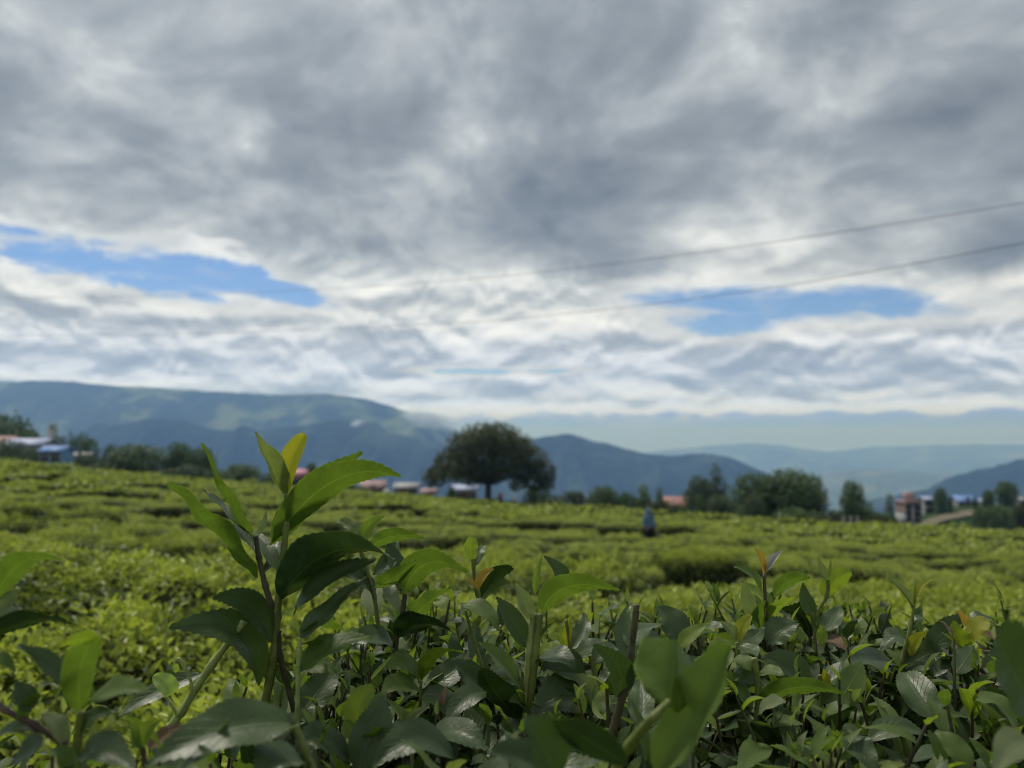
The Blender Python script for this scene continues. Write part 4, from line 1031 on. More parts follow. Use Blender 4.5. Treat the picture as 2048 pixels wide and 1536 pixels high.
# ---- shoots of the middle
d = 0.74
shoot(FRONT, ([(786, 1400, d), (789, 1307, d), (806, 1216, d), (810, 1188, d)], (6, 4.5), 'dark'), [
 ((808, 1190), (852, 1128), (935, 1143), 62, d, 142, 'mid', -0.02),
 ((805, 1172), (796, 1134), (764, 1070), 46, d, 20, 'grey', 0.02),
 ((790, 1280), (844, 1248), (912, 1270), 46, d, 118, 'old', -0.04),
 ((815, 1246), (845, 1216), (900, 1172), 42, d, 130, 'mid', 0.03, dict(wave=.10)),
 ((803, 1225), (778, 1180), (783, 1140), 34, d, 20, 'grey', 0.04),
 ((790, 1300), (750, 1275), (705, 1290), 44, d, 55, 'grey', -0.03),
])
shoot(FRONT, ([(760, 1290, d), (748, 1190, d), (724, 1110, d), (719, 1090, d)], (4.5, 3.5), 'green'), [
 ((721, 1092), (738, 1056), (769, 1032), 32, d, 30, 'young', 0.0),
 ((719, 1090), (702, 1054), (672, 1044), 30, d, 45, 'pale', 0.0, dict(wave=.09)),
 ((717, 1100), (709, 1080), (704, 1062), 16, d, 40, 'grey', 0.0),
 ((738, 1096), (790, 1072), (848, 1077), 34, d, 140, 'mid', -0.03),
 ((745, 1150), (780, 1118), (792, 1072), 40, d, 15, 'grey', 0.03),
 ((750, 1175), (790, 1155), (833, 1120), 40, d, 140, 'mid', -0.02),
 ((752, 1200), (722, 1160), (690, 1150), 36, d, 60, 'old', -0.02),
 ((756, 1235), (745, 1190), (770, 1165), 50, d, 20, 'pale', 0.05),
])
shoot(FRONT, ([(985, 1250, d + .06), (955, 1190, d + .06), (947, 1135, d + .06), (946, 1118, d + .06)], (4, 3.2), 'green'), [
 ((946, 1124), (941, 1098), (945, 1074), 33, d + .06, 15, 'young', 0.0, dict(shape=(.55, .45))),
 ((950, 1134), (957, 1106), (971, 1090), 30, d + .06, 20, 'grey', 0.02),
 ((954, 1180), (966, 1152), (988, 1138), 22, d + .04, 30, 'orange', 0.0),
 ((952, 1176), (942, 1162), (930, 1155), 10, d + .04, 40, 'orange', 0.0),
 ((962, 1195), (1000, 1150), (1026, 1140), 36, d + .08, 130, 'old', 0.0),
 ((958, 1205), (985, 1172), (1020, 1165), 34, d + .08, 40, 'mid', 0.0),
])
d = 0.70
shoot(FRONT, ([(1048, 1470, d), (1052, 1420, d), (1060, 1297, d), (1068, 1228, d)], (9, 7), 'lime'), [
 ((1064, 1242), (1048, 1202), (1031, 1166), 36, d, 25, 'pale', 0.0),
 ((1055, 1298), (1026, 1240), (993, 1194), 48, d, 15, 'grey', 0.0),
 ((1048, 1386), (1005, 1328), (958, 1286), 38, d, 62, 'mid', -0.02),
 ((1044, 1444), (990, 1384), (966, 1334), 64, d, 140, 'old', -0.03),
 ((1055, 1432), (1040, 1400), (1018, 1404), 28, d, 40, 'mid', -0.02),
])
shoot(FRONT, ([(1057, 1440, d - .005), (1070, 1320, d - .005), (1080, 1228, d - .005)], (7, 6.5), 'green'), [
 ((1083, 1228), (1136, 1174), (1240, 1180), 54, d, 142, 'mid', -0.02),
 ((1086, 1190), (1106, 1172), (1122, 1148), 20, d + .03, 120, 'mid', 0.0),
 ((1071, 1190), (1074, 1150), (1086, 1108), 16, d + .05, 20, 'young', 0.0),
 ((1116, 1180), (1122, 1148), (1088, 1112), 38, d + .06, 25, 'grey', 0.0),
 ((1074, 1325), (1110, 1315), (1150, 1335), 44, d, 62, 'old', -0.03),
])
d = 0.60
shoot(FRONT, ([(1212, 1530, d), (1219, 1486, d), (1246, 1388, d), (1260, 1323, d), (1273, 1209, d)], (10, 6), 'dark'), [
 ((1231, 1396), (1240, 1340), (1186, 1288), 62, d, 20, 'grey', -0.03),
 ((1261, 1370), (1282, 1338), (1310, 1328), 36, d, 120, 'mid', -0.02),
 ((1278, 1452), (1284, 1400), (1279, 1350), 66, d, 10, 'grey', 0.04),
 ((1264, 1300), (1284, 1262), (1330, 1250), 40, d + .05, 55, 'grey', 0.03),
 ((1262, 1320), (1248, 1262), (1262, 1205), 42, d + .05, 20, 'grey', 0.03),
])
d = 0.40
shoot(FRONT, ([(1215, 1570, d + .03), (1258, 1494, d + .02), (1300, 1440, d), (1337, 1404, d + .01)], (12, 6), 'green'), [
 ((1336, 1410), (1345, 1345), (1352, 1262), 140, d + .015, 150, 'mid', 0.03, dict(shape=(.5, .35), end=0.9, cup=.15)),
 ((1308, 1560), (1408, 1428), (1462, 1288), 104, d + .03, 40, 'mid', -0.01, dict(shape=(.6, .6), cup=.2, wave=.06, fold=.22)),
 ((1258, 1532), (1172, 1478), (1106, 1440), 72, d - .01, 155, 'old', -0.03),
 ((1110, 1575), (1092, 1505), (1050, 1440), 118, d - .02, 45, 'grey', -0.02),
 ((1125, 1565), (1040, 1515), (982, 1508), 64, d, 40, 'grey', -0.02),
])
d = 0.72
shoot(FRONT, ([(1205, 1480, d), (1206, 1428, d), (1190, 1350, d), (1180, 1310, d)], (4.5, 4), 'green'), [
 ((1202, 1428), (1178, 1378), (1146, 1353), 38, d - .03, 50, 'pale', -0.02),
 ((1206, 1424), (1130, 1392), (1062, 1440), 92, d - .02, 35, 'grey', -0.02),
 ((1172, 1372), (1122, 1338), (1085, 1338), 66, d, 40, 'old', -0.02, dict(cup=.2)),
 ((1195, 1400), (1235, 1425), (1250, 1470), 50, d - .02, 40, 'old', -0.02),
 ((1186, 1330), (1215, 1300), (1240, 1300), 40, d, 40, 'grey', 0.02),
])
shoot(FRONT, ([(1150, 1360, .82), (1140, 1290, .82), (1132, 1240, .82)], (3.5, 3), 'green'), [
 ((1134, 1296), (1136, 1262), (1142, 1228), 22, .82, 20, 'yellow', 0.0),
 ((1130, 1298), (1118, 1275), (1113, 1270), 12, .82, 30, 'young', 0.0),
 ((1142, 1300), (1165, 1262), (1168, 1226), 42, .82, 18, 'grey', 0.03),
 ((1146, 1318), (1180, 1300), (1205, 1310), 40, .80, 55, 'old', -0.02),
])
shoot(FRONT, ([(1345, 1360, .72), (1352, 1300, .72)], (4, 3.4), 'green'), [
 ((1356, 1299), (1382, 1270), (1418, 1247), 34, .72, 35, 'young', 0.0),
 ((1362, 1288), (1345, 1244), (1314, 1214), 66, .75, 20, 'grey', 0.02),
 ((1350, 1310), (1310, 1290), (1280, 1300), 44, .72, 55, 'old', -0.03),
])
shoot(FRONT, ([(1478, 1350, .74), (1475, 1285, .74)], (4.5, 4), 'green'), [
 ((1475, 1284), (1482, 1258), (1502, 1230), 32, .74, 20, 'yellow', 0.0, dict(shape=(.6, .6))),
 ((1472, 1282), (1462, 1262), (1440, 1243), 26, .74, 35, 'pale', 0.0),
 ((1477, 1282), (1503, 1278), (1528, 1254), 42, .74, 30, 'grey', 0.02),
 ((1471, 1292), (1440, 1290), (1415, 1305), 30, .72, 40, 'young', -0.03),
 ((1478, 1292), (1500, 1302), (1515, 1312), 30, .73, 50, 'grey', -0.03),
 ((1466, 1300), (1440, 1330), (1432, 1362), 44, .66, 30, 'mid', -0.03),
])
# ---- shoots of the right side
d = 0.80
shoot(FRONT, ([(1538, 1300, d), (1532, 1220, d), (1528, 1150, d)], (4.4, 3.2), 'dark'), [
 ((1527, 1150), (1522, 1118), (1509, 1096), 14, d, 30, 'orange', 0.0, dict(fold=.5)),
 ((1531, 1146), (1544, 1122), (1566, 1101), 21, d, 20, 'silver', 0.0, dict(fold=.5, wave=.1)),
 ((1521, 1183), (1504, 1150), (1467, 1134), 20, d, 60, 'mid', 0.0),
 ((1513, 1242), (1494, 1200), (1490, 1160), 34, d, 15, 'pale', 0.0),
 ((1534, 1240), (1552, 1220), (1590, 1193), 26, d, 120, 'young', 0.0),
 ((1520, 1262), (1528, 1225), (1550, 1212), 34, d, 120, 'mid', 0.0),
])
shoot(FRONT, ([(1628, 1310, d), (1634, 1228, d), (1654, 1192, d), (1656, 1160, d)], (4.4, 3.0), 'green'), [
 ((1653, 1198), (1668, 1166), (1703, 1144), 46, d, 150, 'young', 0.0, dict(shape=(.55, .6))),
 ((1654, 1160), (1640, 1138), (1636, 1112), 18, d, 40, 'pale', 0.0, dict(fold=.4)),
 ((1659, 1154), (1662, 1136), (1661, 1118), 8, d, 40, 'young', 0.0),
 ((1632, 1233), (1612, 1202), (1606, 1165), 34, d, 15, 'grey', 0.0),
 ((1548, 1195), (1580, 1162), (1620, 1156), 34, d + .05, 140, 'mid', 0.0),
 ((1647, 1264), (1664, 1240), (1682, 1211), 46, d, 20, 'grey', 0.03),
 ((1632, 1260), (1618, 1238), (1612, 1225), 14, d, 120, 'young', 0.0),
 ((1640, 1290), (1646, 1268), (1640, 1250), 26, d - .03, 30, 'young', 0.0),
 ((1537, 1290), (1562, 1262), (1597, 1246), 62, d - .02, 35, 'grey', 0.0),
 ((1619, 1276), (1604, 1232), (1562, 1218), 60, d + .03, 130, 'old', 0.0),
 ((1640, 1282), (1670, 1285), (1690, 1300), 30, d, 60, 'dead', -0.02),
])
d = 0.78
shoot(FRONT, ([(1800, 1400, d), (1803, 1329, d), (1821, 1256, d), (1828, 1210, d)], (5, 3), 'green'), [
 ((1829, 1213), (1840, 1180), (1865, 1158), 15, d, 40, 'yellow', 0.0, dict(fold=.4)),
 ((1823, 1216), (1806, 1188), (1770, 1149), 15, d, 60, 'pale', 0.0, dict(fold=.5)),
 ((1829, 1208), (1831, 1185), (1831, 1163), 6, d, 40, 'young', 0.0),
 ((1819, 1264), (1836, 1238), (1857, 1247), 16, d, 60, 'grey', 0.0),
 ((1808, 1280), (1800, 1262), (1788, 1250), 9, d, 60, 'mid', 0.0),
 ((1821, 1312), (1832, 1282), (1852, 1265), 28, d, 30, 'yellow', -0.02),
 ((1806, 1342), (1852, 1312), (1886, 1300), 64, d, 35, 'old', -0.02),
 ((1805, 1343), (1740, 1318), (1674, 1334), 44, d, 60, 'old', -0.04),
 ((1868, 1440), (1836, 1386), (1808, 1345), 80, d - .10, 12, 'grey', 0.05, dict(shape=(.5, .6))),
 ((1815, 1290), (1795, 1275), (1762, 1300), 40, d + .02, 60, 'old', 0.0),
])
shoot(FRONT, ([(1950, 1400, d), (1946, 1330, d), (1945, 1290, d)], (5, 4), 'green'), [
 ((1938, 1302), (1916, 1272), (1908, 1242), 40, d, 140, 'young', 0.0),
 ((1948, 1283), (1956, 1256), (1974, 1242), 42, d, 35, 'yellow', 0.0, dict(shape=(.5, .45))),
 ((1944, 1252), (1962, 1236), (1990, 1242), 26, d + .03, 60, 'grey', 0.0),
 ((1936, 1256), (1928, 1238), (1914, 1220), 18, d + .02, 30, 'orange', 0.0),
 ((1950, 1350), (1955, 1325), (1960, 1315), 22, d - .03, 30, 'yellow', 0.0),
 ((1950, 1345), (1925, 1310), (1925, 1300), 30, d, 30, 'grey', 0.0),
])
d = 0.66
shoot(FRONT, ([(1508, 1545, d), (1510, 1484, d), (1517, 1383, d), (1508, 1316, d)], (7, 5.5), 'green'), [
 ((1508, 1419), (1588, 1376), (1693, 1389), 42, d, 142, 'mid', -0.03),
 ((1505, 1419), (1470, 1372), (1450, 1352), 40, d, 60, 'mid', 0.0),
 ((1521, 1486), (1508, 1510), (1474, 1548), 60, d - .05, 25, 'mid', -0.05),
 ((1526, 1478), (1556, 1448), (1607, 1450), 28, d - .02, 60, 'mid', -0.02),
 ((1502, 1343), (1480, 1322), (1455, 1324), 30, d, 60, 'mid', 0.02),
 ((1513, 1460), (1500, 1445), (1490, 1440), 14, d, 40, 'pale', 0.0),
 ((1514, 1350), (1540, 1345), (1568, 1350), 26, d, 60, 'mid', -0.02),
 ((1516, 1430), (1540, 1410), (1572, 1405), 30, d - .02, 60, 'pale', -0.02),
 ((1512, 1370), (1478, 1350), (1462, 1390), 34, d, 60, 'grey', 0.02),
])
d = 0.72
shoot(FRONT, ([(1640, 1440, d), (1643, 1380, d), (1640, 1350, d)], (4, 3.5), 'green'), [
 ((1622, 1374), (1578, 1330), (1522, 1316), 58, d, 30, 'grey', 0.0),
 ((1644, 1378), (1652, 1358), (1647, 1337), 25, d, 20, 'yellow', 0.0),
 ((1642, 1380), (1628, 1362), (1618, 1350), 14, d, 30, 'pale', 0.0),
 ((1650, 1376), (1690, 1350), (1722, 1360), 46, d, 60, 'old', 0.0),
 ((1646, 1420), (1610, 1410), (1570, 1430), 44, d - .03, 45, 'mid', -0.02, dict(wave=.08)),
 ((1648, 1424), (1690, 1425), (1712, 1445), 44, d - .03, 50, 'mid', -0.02),
])
d = 0.62
shoot(FRONT, ([(1815, 1560, d), (1812, 1500, d), (1800, 1460, d)], (6, 5), 'green'), [
 ((1818, 1538), (1784, 1445), (1742, 1388), 42, d, 40, 'mid', 0.05),
 ((1735, 1484), (1795, 1456), (1859, 1474), 44, d, 45, 'grey', 0.0),
 ((1938, 1545), (1908, 1494), (1871, 1462), 52, d - .1, 30, 'mid', 0.02),
 ((1950, 1402), (1998, 1410), (2032, 1462), 38, d, 65, 'mid', -0.02),
 ((1700, 1470), (1720, 1500), (1760, 1550), 60, d - .04, 30, 'old', -0.03),
 ((1722, 1480), (1700, 1460), (1690, 1475), 26, d, 40, 'pale', 0.0),
])
d = 0.42
shoot(FRONT, ([(2100, 1560, d), (2085, 1480, d), (2072, 1420, d)], (10, 8), 'green'), [
 ((2075, 1420), (2022, 1340), (1992, 1258), 112, d, 50, 'grey', -0.02, dict(shape=(.6, .5))),
 ((2085, 1500), (2030, 1490), (1990, 1550), 70, d - .02, 30, 'pale', -0.03),
 ((2085, 1470), (2040, 1400), (2052, 1360), 60, d, 140, 'mid', 0.02),
])
# ---- low middle
d = 0.60
shoot(FRONT, ([(740, 1560, d), (735, 1500, d), (728, 1468, d)], (5, 4), 'green'), [
 ((726, 1470), (716, 1418), (748, 1373), 58, d, 22, 'young', 0.0, dict(shape=(.6, .6))),
 ((728, 1472), (704, 1458), (687, 1480), 34, d, 50, 'young', -0.02),
 ((715, 1552), (748, 1464), (764, 1392), 100, d - .05, 12, 'grey', 0.02),
 ((908, 1520), (830, 1480), (745, 1536), 74, d - .08, 45, 'old', -0.03),
 ((700, 1530), (640, 1480), (590, 1510), 60, d - .04, 50, 'old', -0.02),
])
shoot(FRONT, ([(826, 1560, .64), (824, 1490, .64)], (4, 3.5), 'lime'), [
 ((824, 1490), (822, 1440), (860, 1414), 26, .64, 35, 'pale', 0.0),
 ((822, 1490), (806, 1440), (773, 1400), 28, .64, 60, 'mid', 0.0),
 ((830, 1500), (860, 1468), (880, 1490), 34, .64, 50, 'dead', 0.0, dict(wave=.12)),
 ((836, 1510), (900, 1470), (975, 1500), 60, .60, 60, 'old', -0.03),
])
shoot(FRONT, ([(840, 1420, .72), (842, 1362, .72)], (3.6, 3), 'green'), [
 ((844, 1360), (872, 1312), (927, 1304), 30, .72, 120, 'young', -0.02),
 ((841, 1364), (846, 1320), (853, 1279), 17, .72, 20, 'young', 0.0),
 ((838, 1366), (810, 1330), (772, 1335), 44, .72, 60, 'mid', -0.02),
 ((848, 1368), (905, 1345), (935, 1300), 60, .75, 30, 'grey', 0.03),
 ((842, 1380), (800, 1372), (766, 1385), 44, .70, 55, 'mid', -0.03),
 ((842, 1392), (880, 1400), (905, 1440), 52, .68, 40, 'old', -0.02),
])
shoot(FRONT, ([(975, 1420, .74), (968, 1350, .74), (930, 1220, .74)], (4.5, 3), 'green'), [
 ((924, 1210), (966, 1222), (998, 1262), 38, .74, 45, 'mid', -0.02),
 ((972, 1370), (935, 1345), (910, 1320), 52, .72, 30, 'grey', 0.0),
 ((974, 1385), (930, 1400), (890, 1450), 52, .66, 35, 'old', -0.03),
 ((965, 1330), (950, 1290), (960, 1255), 44, .76, 30, 'grey', 0.02),
 ((972, 1360), (1010, 1340), (1040, 1360), 40, .72, 55, 'old', -0.02),
])
# ---- big soft leaf low left of the tall shoot
d = 0.43
shoot(FRONT, ([(640, 1570, d), (610, 1500, d), (590, 1452, d)], (8, 7), 'green'), [
 ((592, 1450), (450, 1462), (297, 1530), 104, d, 40, 'grey', -0.04, dict(wave=.04)),
 ((620, 1540), (560, 1520), (520, 1560), 70, d, 60, 'old', -0.03),
])
# ---- cut stem and creeper between
under(FRONT, stem, [(340, 1455, .62), (362, 1425, .62), (420, 1335, .62), (488, 1244, .62)], (9, 6.5), 'lime')
d = 0.42
shoot(LEFTB, ([(150, 1560, d), (155, 1490, d), (161, 1424, d)], (9, 7), 'green'), [
 ((161, 1426), (160, 1345), (186, 1270), 72, d, 160, 'mid', -0.02, dict(shape=(.6, .5))),
 ((186, 1282), (160, 1280), (116, 1292), 30, d - .02, 130, 'young', -0.02),
 ((136, 1374), (95, 1325), (38, 1290), 44, d, 30, 'grey', 0.0),
 ((170, 1417), (222, 1385), (296, 1380), 48, d, 60, 'mid', -0.02),
 ((155, 1478), (186, 1436), (228, 1424), 34, d, 50, 'grey', 0.0),
 ((140, 1545), (195, 1500), (270, 1538), 66, d - .02, 50, 'old', -0.02),
 ((130, 1500), (110, 1450), (80, 1430), 40, d, 50, 'pale', 0.0),
])
shoot(LEFTB, ([(-40, 1380, d), (10, 1420, d), (70, 1450, d), (130, 1490, d)], (6, 7), 'brown'), [
 ((62, 1424), (48, 1392), (30, 1362), 50, d, 25, 'grey', 0.0),
 ((-8, 1480), (30, 1458), (75, 1464), 32, d, 60, 'grey', 0.0),
 ((40, 1450), (70, 1400), (88, 1395), 30, d, 120, 'mid', 0.0),
 ((90, 1475), (60, 1500), (20, 1530), 44, d - .02, 50, 'old', 0.0),
 ((110, 1490), (130, 1530), (120, 1560), 40, d - .02, 50, 'mid', 0.0),
])
shoot(LEFTB, ([(-60, 1420, d + .03), (-40, 1320, d + .03), (-15, 1210, d + .03)], (7, 6), 'green'), [
 ((-12, 1210), (42, 1126), (129, 1124), 54, d + .03, 140, 'mid', -0.02),
 ((-15, 1240), (12, 1210), (40, 1180), 44, d + .03, 50, 'pale', 0.0),
 ((-30, 1280), (60, 1240), (160, 1256), 36, d + .03, 125, 'old', -0.03),
 ((-30, 1230), (0, 1235), (40, 1215), 40, d + .05, 60, 'grey', 0.0),
 ((-30, 1330), (0, 1320), (30, 1345), 30, d, 50, 'mid', 0.0),
])
shoot(LEFTB, ([(300, 1580, d + .02), (290, 1530, d + .02), (285, 1495, d + .02)], (6, 5), 'brown'), [
 ((286, 1496), (296, 1460), (322, 1440), 34, d + .02, 35, 'young', 0.0),
 ((297, 1498), (330, 1470), (364, 1450), 30, d + .04, 40, 'dead', 0.0),
 ((284, 1498), (270, 1470), (272, 1440), 26, d + .02, 35, 'mid', 0.0),
 ((408, 1347), (312, 1386), (238, 1434), 40, .66, 40, 'grey', -0.04),
])
# creeper with a heart-shaped leaf
VINE = empty('creeper', at(352, 1430, .60)); tag(VINE, 'thin pale creeper with a heart-shaped leaf beside the cut stem', 'creeper')
vs_ = under(VINE, stem, [(356, 1432, .60), (383, 1380, .60), (372, 1340, .60), (358, 1318, .60), (350, 1325, .60)], (3.5, 3), 'lime')
under(VINE, stem, [(356, 1432, .60), (340, 1405, .60), (332, 1395, .60)], (3.5, 3), 'lime')
hero(vs_, (345, 1388), (330, 1368), (306, 1352), 0.1 + 48, .60, 20, 'vine', 0.0, tooth=0.0, shape=(.35, .55)); hero(vs_, (352, 1345), (350, 1335), (347, 1320), 16, .60, 40, 'vine', 0.0, tooth=0.0)
print('hero leaves', n_hero)

# ------------------------------------------------------------------ all the other leaves of the front bush
def template(kind, teeth, cells, seed):
    r_ = random.Random(seed); bend = r_.uniform(0.10, 0.34); tw = r_.uniform(-.5, .5)
    cv = lambda t: Vector((t * (1 - 0.10 * t * bend * 3), 0.05 * math.sin(t * 3 + seed), 0.30 * t * bend - bend * t * t * 0.95))
    return leaf_grid(cv, lambda t, T: Vector((0, 0, 1)), r_.uniform(.29, .37), teeth=teeth, cells=cells, fold=r_.uniform(.08, .22), wave=r_.uniform(.02, .07), phase=r_.uniform(0, 6), twist=tw)
FT = [template('f', 15, 6, s_) for s_ in range(8)]
FTM = {}
def fine_mesh(i_, mat):
    if (i_, mat) not in FTM: FTM[i_, mat] = mesh('leaf', FT[i_][0], FT[i_][1], [LM[mat]], uv=FT[i_][2])
    return FTM[i_, mat]
CT = [template('c', 14, 2, s_ + 20) for s_ in range(8)]
def front_top(x, y):
    """plucked surface of the front bush"""
    return CAMZ - 0.215 + 0.020 * fb(x * 5, y * 5, 1.0, 3) - 0.10 * max(0.0, (-0.16 - x) / 0.2) - 0.35 * max(0.0, 0.42 - y) - 0.25 * max(0, y - 0.98) ** 1.2
rr_ = random.Random(11)
singles = 300 - n_hero - 4
twigs = []
while len(twigs) < 1300:
    y_ = rr_.uniform(0.40, 1.10); x_ = rr_.uniform(-0.30, 0.70 * y_ + 0.12)
    if x_ < -0.22 - 0.1 * (1 - y_) and rr_.random() < 0.6: continue
    depth_ = abs(rr_.gauss(0, 0.045)) if rr_.random() < 0.66 else rr_.uniform(0.04, 0.24)
    twigs.append((x_, y_, front_top(x_, y_) - depth_, depth_))
twigs.sort(key=lambda t_: t_[3] + 0.12 * t_[1])
coarse = []; n_single = 0; stems_b = MB()
inv = Matrix.Translation(FRONT.location).inverted()
for (x_, y_, z_, dp) in twigs:
    nl = rr_.randint(4, 7); a0 = rr_.uniform(0, 6.28); lean = Vector((rr_.gauss(0, .22), rr_.gauss(0, .22), 1)).normalized()
    fresh = dp < 0.03 and rr_.random() < 0.6
    hgt = rr_.uniform(0.07, 0.14); top_p = Vector((x_, y_, z_ + (rr_.uniform(0.0, 0.035) if fresh else 0))); bot_p = top_p - lean * hgt
    rt = rr_.uniform(0.0011, 0.002)
    pts = [bot_p - Vector((0, 0, 0.10)), bot_p, bot_p.lerp(top_p, .5) + Vector((rr_.gauss(0, .003), rr_.gauss(0, .003), 0)), top_p]
    alone = n_single + nl <= singles
    if alone:
        st_ = under(FRONT, lambda par: obj('stem', MB().tube(pts, [rt * 1.5, rt * 1.3, rt * 1.1, rt * .7], 6).me('stem', SM[rr_.choice(['green', 'green', 'green', 'dark'])], True), par))
    else: stems_b.tube(pts, [rt * 1.5, rt * 1.3, rt * 1.1, rt * .7], 5, False)
    for i_ in range(nl):
        f_ = i_ / max(nl - 1, 1); a = a0 + i_ * 2.4 + rr_.gauss(0, .2)
        p_ = bot_p.lerp(top_p, 0.12 + 0.88 * f_)
        elv = R(rr_.uniform(-12, 40) + 42 * f_ ** 2)
        L_ = rr_.uniform(0.048, 0.074) * (1.0 - 0.45 * f_ ** 2.2) * (0.62 if fresh and f_ > 0.8 else 1)
        if fresh and f_ > 0.99: mt = rr_.choice(['young', 'young', 'young', 'pale', 'mid', 'mid'])
        elif fresh and f_ > 0.6: mt = rr_.choice(['mid', 'mid', 'young', 'grey'])
        else: mt = rr_.choice(['old', 'old', 'grey', 'grey', 'grey', 'mid']) if dp < 0.05 else rr_.choice(['old', 'old', 'old', 'grey'])
        if rr_.random() < 0.012: mt = 'dead'
        Mx = Matrix.Translation(p_) @ Matrix.Rotation(a, 4, 'Z') @ Matrix.Rotation(-elv, 4, 'Y') @ Matrix.Rotation(rr_.gauss(0, .45), 4, 'X') @ Matrix.Scale(L_, 4)
        ti = rr_.randrange(8)
        if alone:
            o = obj('leaf', fine_mesh(ti, mt), st_); o.matrix_local = Mx; n_single += 1
        else:
            V, Q, UV = CT[ti]; A_ = np.array(Mx)
            coarse.append((V @ A_[:3, :3].T + A_[:3, 3], Q, UV, LMK.index(mt)))
# small fresh tips standing over the plucked surface
TT = [leaf_grid((lambda bd: (lambda t: Vector((t, 0, bd * t * (1 - t)))))(0.25 * i_ - 0.2), lambda t, T: Vector((0, 0, 1)), 0.24 + 0.05 * i_, teeth=5, cells=2, fold=0.35, tooth=0.05) for i_ in range(4)]
for i_ in range(130):
    y_ = rr_.uniform(0.52, 1.08); x_ = rr_.uniform(-0.24, 0.70 * y_ + 0.1); h_ = rr_.uniform(0.0, 0.034)
    p0 = Vector((x_, y_, front_top(x_, y_) - 0.025)); p1 = p0 + Vector((rr_.gauss(0, .006), rr_.gauss(0, .006), h_ + 0.02))
    stems_b.tube([p0, p0.lerp(p1, .5) + Vector((rr_.gauss(0, .002), 0, 0)), p1], [0.0013, 0.0011, 0.0008], 5, False)
    a0 = rr_.uniform(0, 6.28)
    for j_ in range(rr_.randint(2, 4)):
        el_ = R(rr_.uniform(15, 75)) if j_ else R(rr_.uniform(55, 88))
        Mx = Matrix.Translation(p0.lerp(p1, 1 - 0.22 * j_)) @ Matrix.Rotation(a0 + j_ * 2.5, 4, 'Z') @ Matrix.Rotation(-el_, 4, 'Y') @ Matrix.Scale(rr_.uniform(0.012, 0.026) * (0.8 + .3 * j_), 4)
        V, Q, UV = TT[rr_.randrange(4)]; A_ = np.array(Mx)
        coarse.append((V @ A_[:3, :3].T + A_[:3, 3], Q, UV, LMK.index(rr_.choice(['young', 'young', 'pale', 'mid', 'mid']))))
Vs, Qs, Us, Ms, of = [], [], [], [], 0
for V, Q, UV, mi in coarse:
    Vs.append(V); Qs.append(Q + of); Us.append(UV); Ms.append(np.full(len(Q), mi)); of += len(V)
fo = under(FRONT, lambda par: obj('foliage', mesh('foliage', np.concatenate(Vs), np.concatenate(Qs), LML, uv=np.concatenate(Us), midx=np.concatenate(Ms)), par)); fo['kind'] = 'stuff'
sb_ = under(FRONT, lambda par: obj('twigs', stems_b.me('twigs', SM['dark'], True), par)); sb_['kind'] = 'stuff'
# woody frame of the bush down to the ground
wb = MB(); gz = float(ground_z(0.25, 0.75))
for i_ in range(26):
    x_, y_ = rr_.uniform(-0.2, 0.68), rr_.uniform(0.5, 1.0); bx, by = 0.25 + (x_ - .25) * .35, 0.75 + (y_ - .75) * .4
    zt = front_top(x_, y_) - 0.10
    wb.tube([(bx, by, gz - .05), (bx * .6 + x_ * .4, by * .6 + y_ * .4, gz + (zt - gz) * .55), (x_, y_, zt)], [0.010, 0.006, 0.003], 6)
under(FRONT, lambda par: obj('branches', wb.me('branches', SM['brown'], True), par))
hv, hq = hull(1.05, 0.62, 0.42, 3.3)  # solid dark core below the canopy, painted as interior shade
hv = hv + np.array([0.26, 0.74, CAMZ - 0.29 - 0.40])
under(FRONT, lambda par: obj('shade_core', mesh('shade_core', hv, hq, [m_inner]), par))
print('single filler', n_single, 'coarse', len(coarse))

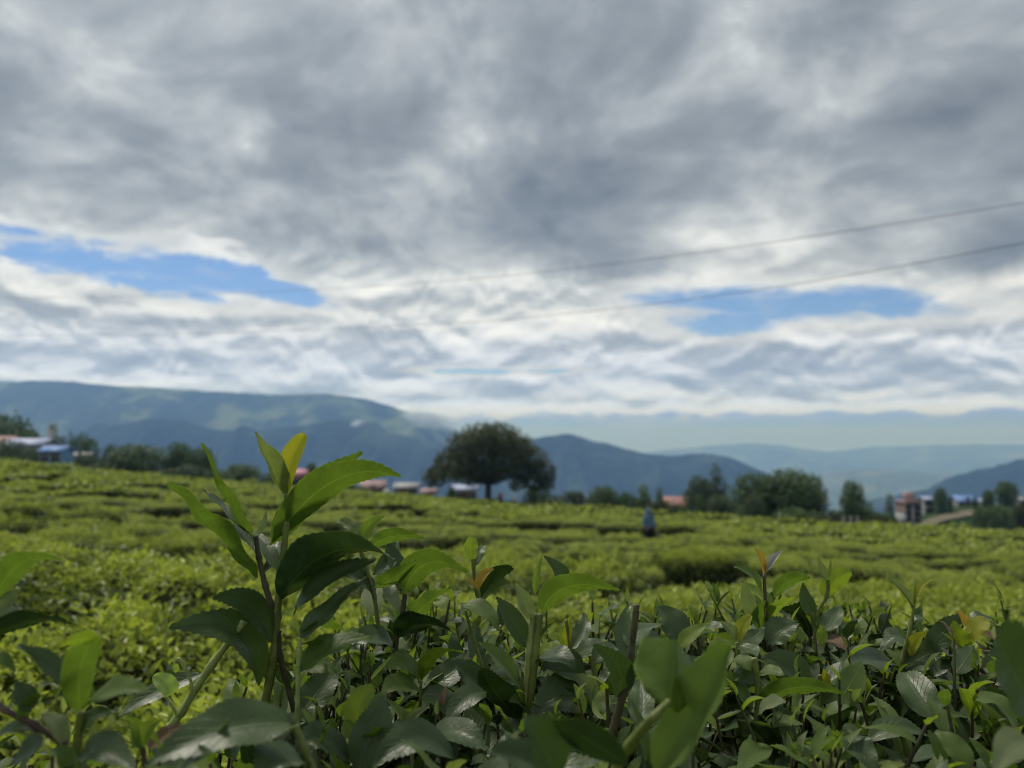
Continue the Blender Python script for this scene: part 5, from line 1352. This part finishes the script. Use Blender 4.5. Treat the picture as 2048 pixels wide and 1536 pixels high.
# ------------------------------------------------------------------ low leaves of the bush in the left corner
Vs, Qs, Us, Ms, of = [], [], [], [], 0
lb_st = MB()
for i_ in range(120):
    y_ = rr_.uniform(0.40, 0.66); x_ = rr_.uniform(-0.70, -0.30) * y_ - 0.02
    z_ = CAMZ - y_ * rr_.uniform(0.355, 0.50) - abs(rr_.gauss(0, 0.02)); top_p = Vector((x_, y_, z_)); bot_p = top_p - Vector((rr_.gauss(0, .01), rr_.gauss(0, .01), 0.09))
    lb_st.tube([bot_p - Vector((0, 0, .12)), bot_p, top_p], [0.002, 0.0016, 0.001], 5, False)
    nl = rr_.randint(3, 6); a0 = rr_.uniform(0, 6.28)
    for j_ in range(nl):
        f_ = j_ / max(nl - 1, 1); p_ = bot_p.lerp(top_p, f_)
        mt = rr_.choice(['young', 'mid', 'mid']) if f_ > .99 and rr_.random() < .6 else rr_.choice(['old', 'grey', 'grey', 'mid'])
        Mx = Matrix.Translation(p_) @ Matrix.Rotation(a0 + j_ * 2.4, 4, 'Z') @ Matrix.Rotation(-R(rr_.uniform(-10, 35) + 35 * f_ * f_), 4, 'Y') @ Matrix.Rotation(rr_.gauss(0, .4), 4, 'X') @ Matrix.Scale(rr_.uniform(.04, .062) * (1 - .4 * f_ ** 2), 4)
        V, Q, UV = CT[rr_.randrange(8)]; A_ = np.array(Mx)
        Vs.append(V @ A_[:3, :3].T + A_[:3, 3]); Qs.append(Q + of); Us.append(UV); Ms.append(np.full(len(Q), LMK.index(mt))); of += len(V)
fo = under(LEFTB, lambda par: obj('foliage', mesh('foliage', np.concatenate(Vs), np.concatenate(Qs), LML, uv=np.concatenate(Us), midx=np.concatenate(Ms)), par)); fo['kind'] = 'stuff'
sb_ = under(LEFTB, lambda par: obj('twigs', lb_st.me('twigs', SM['brown'], True), par)); sb_['kind'] = 'stuff'
wb = MB(); gz = float(ground_z(-0.30, 0.5))
for i_ in range(9):
    x_, y_ = rr_.uniform(-0.36, -0.18), rr_.uniform(0.42, 0.6)
    wb.tube([(-0.28 + (x_ + .28) * .3, 0.5 + (y_ - .5) * .3, gz - .05), (x_ * .9 - .03, y_, gz + .5), (x_, y_, CAMZ - 0.30)], [0.010, 0.006, 0.003], 6)
under(LEFTB, lambda par: obj('branches', wb.me('branches', SM['brown'], True), par))
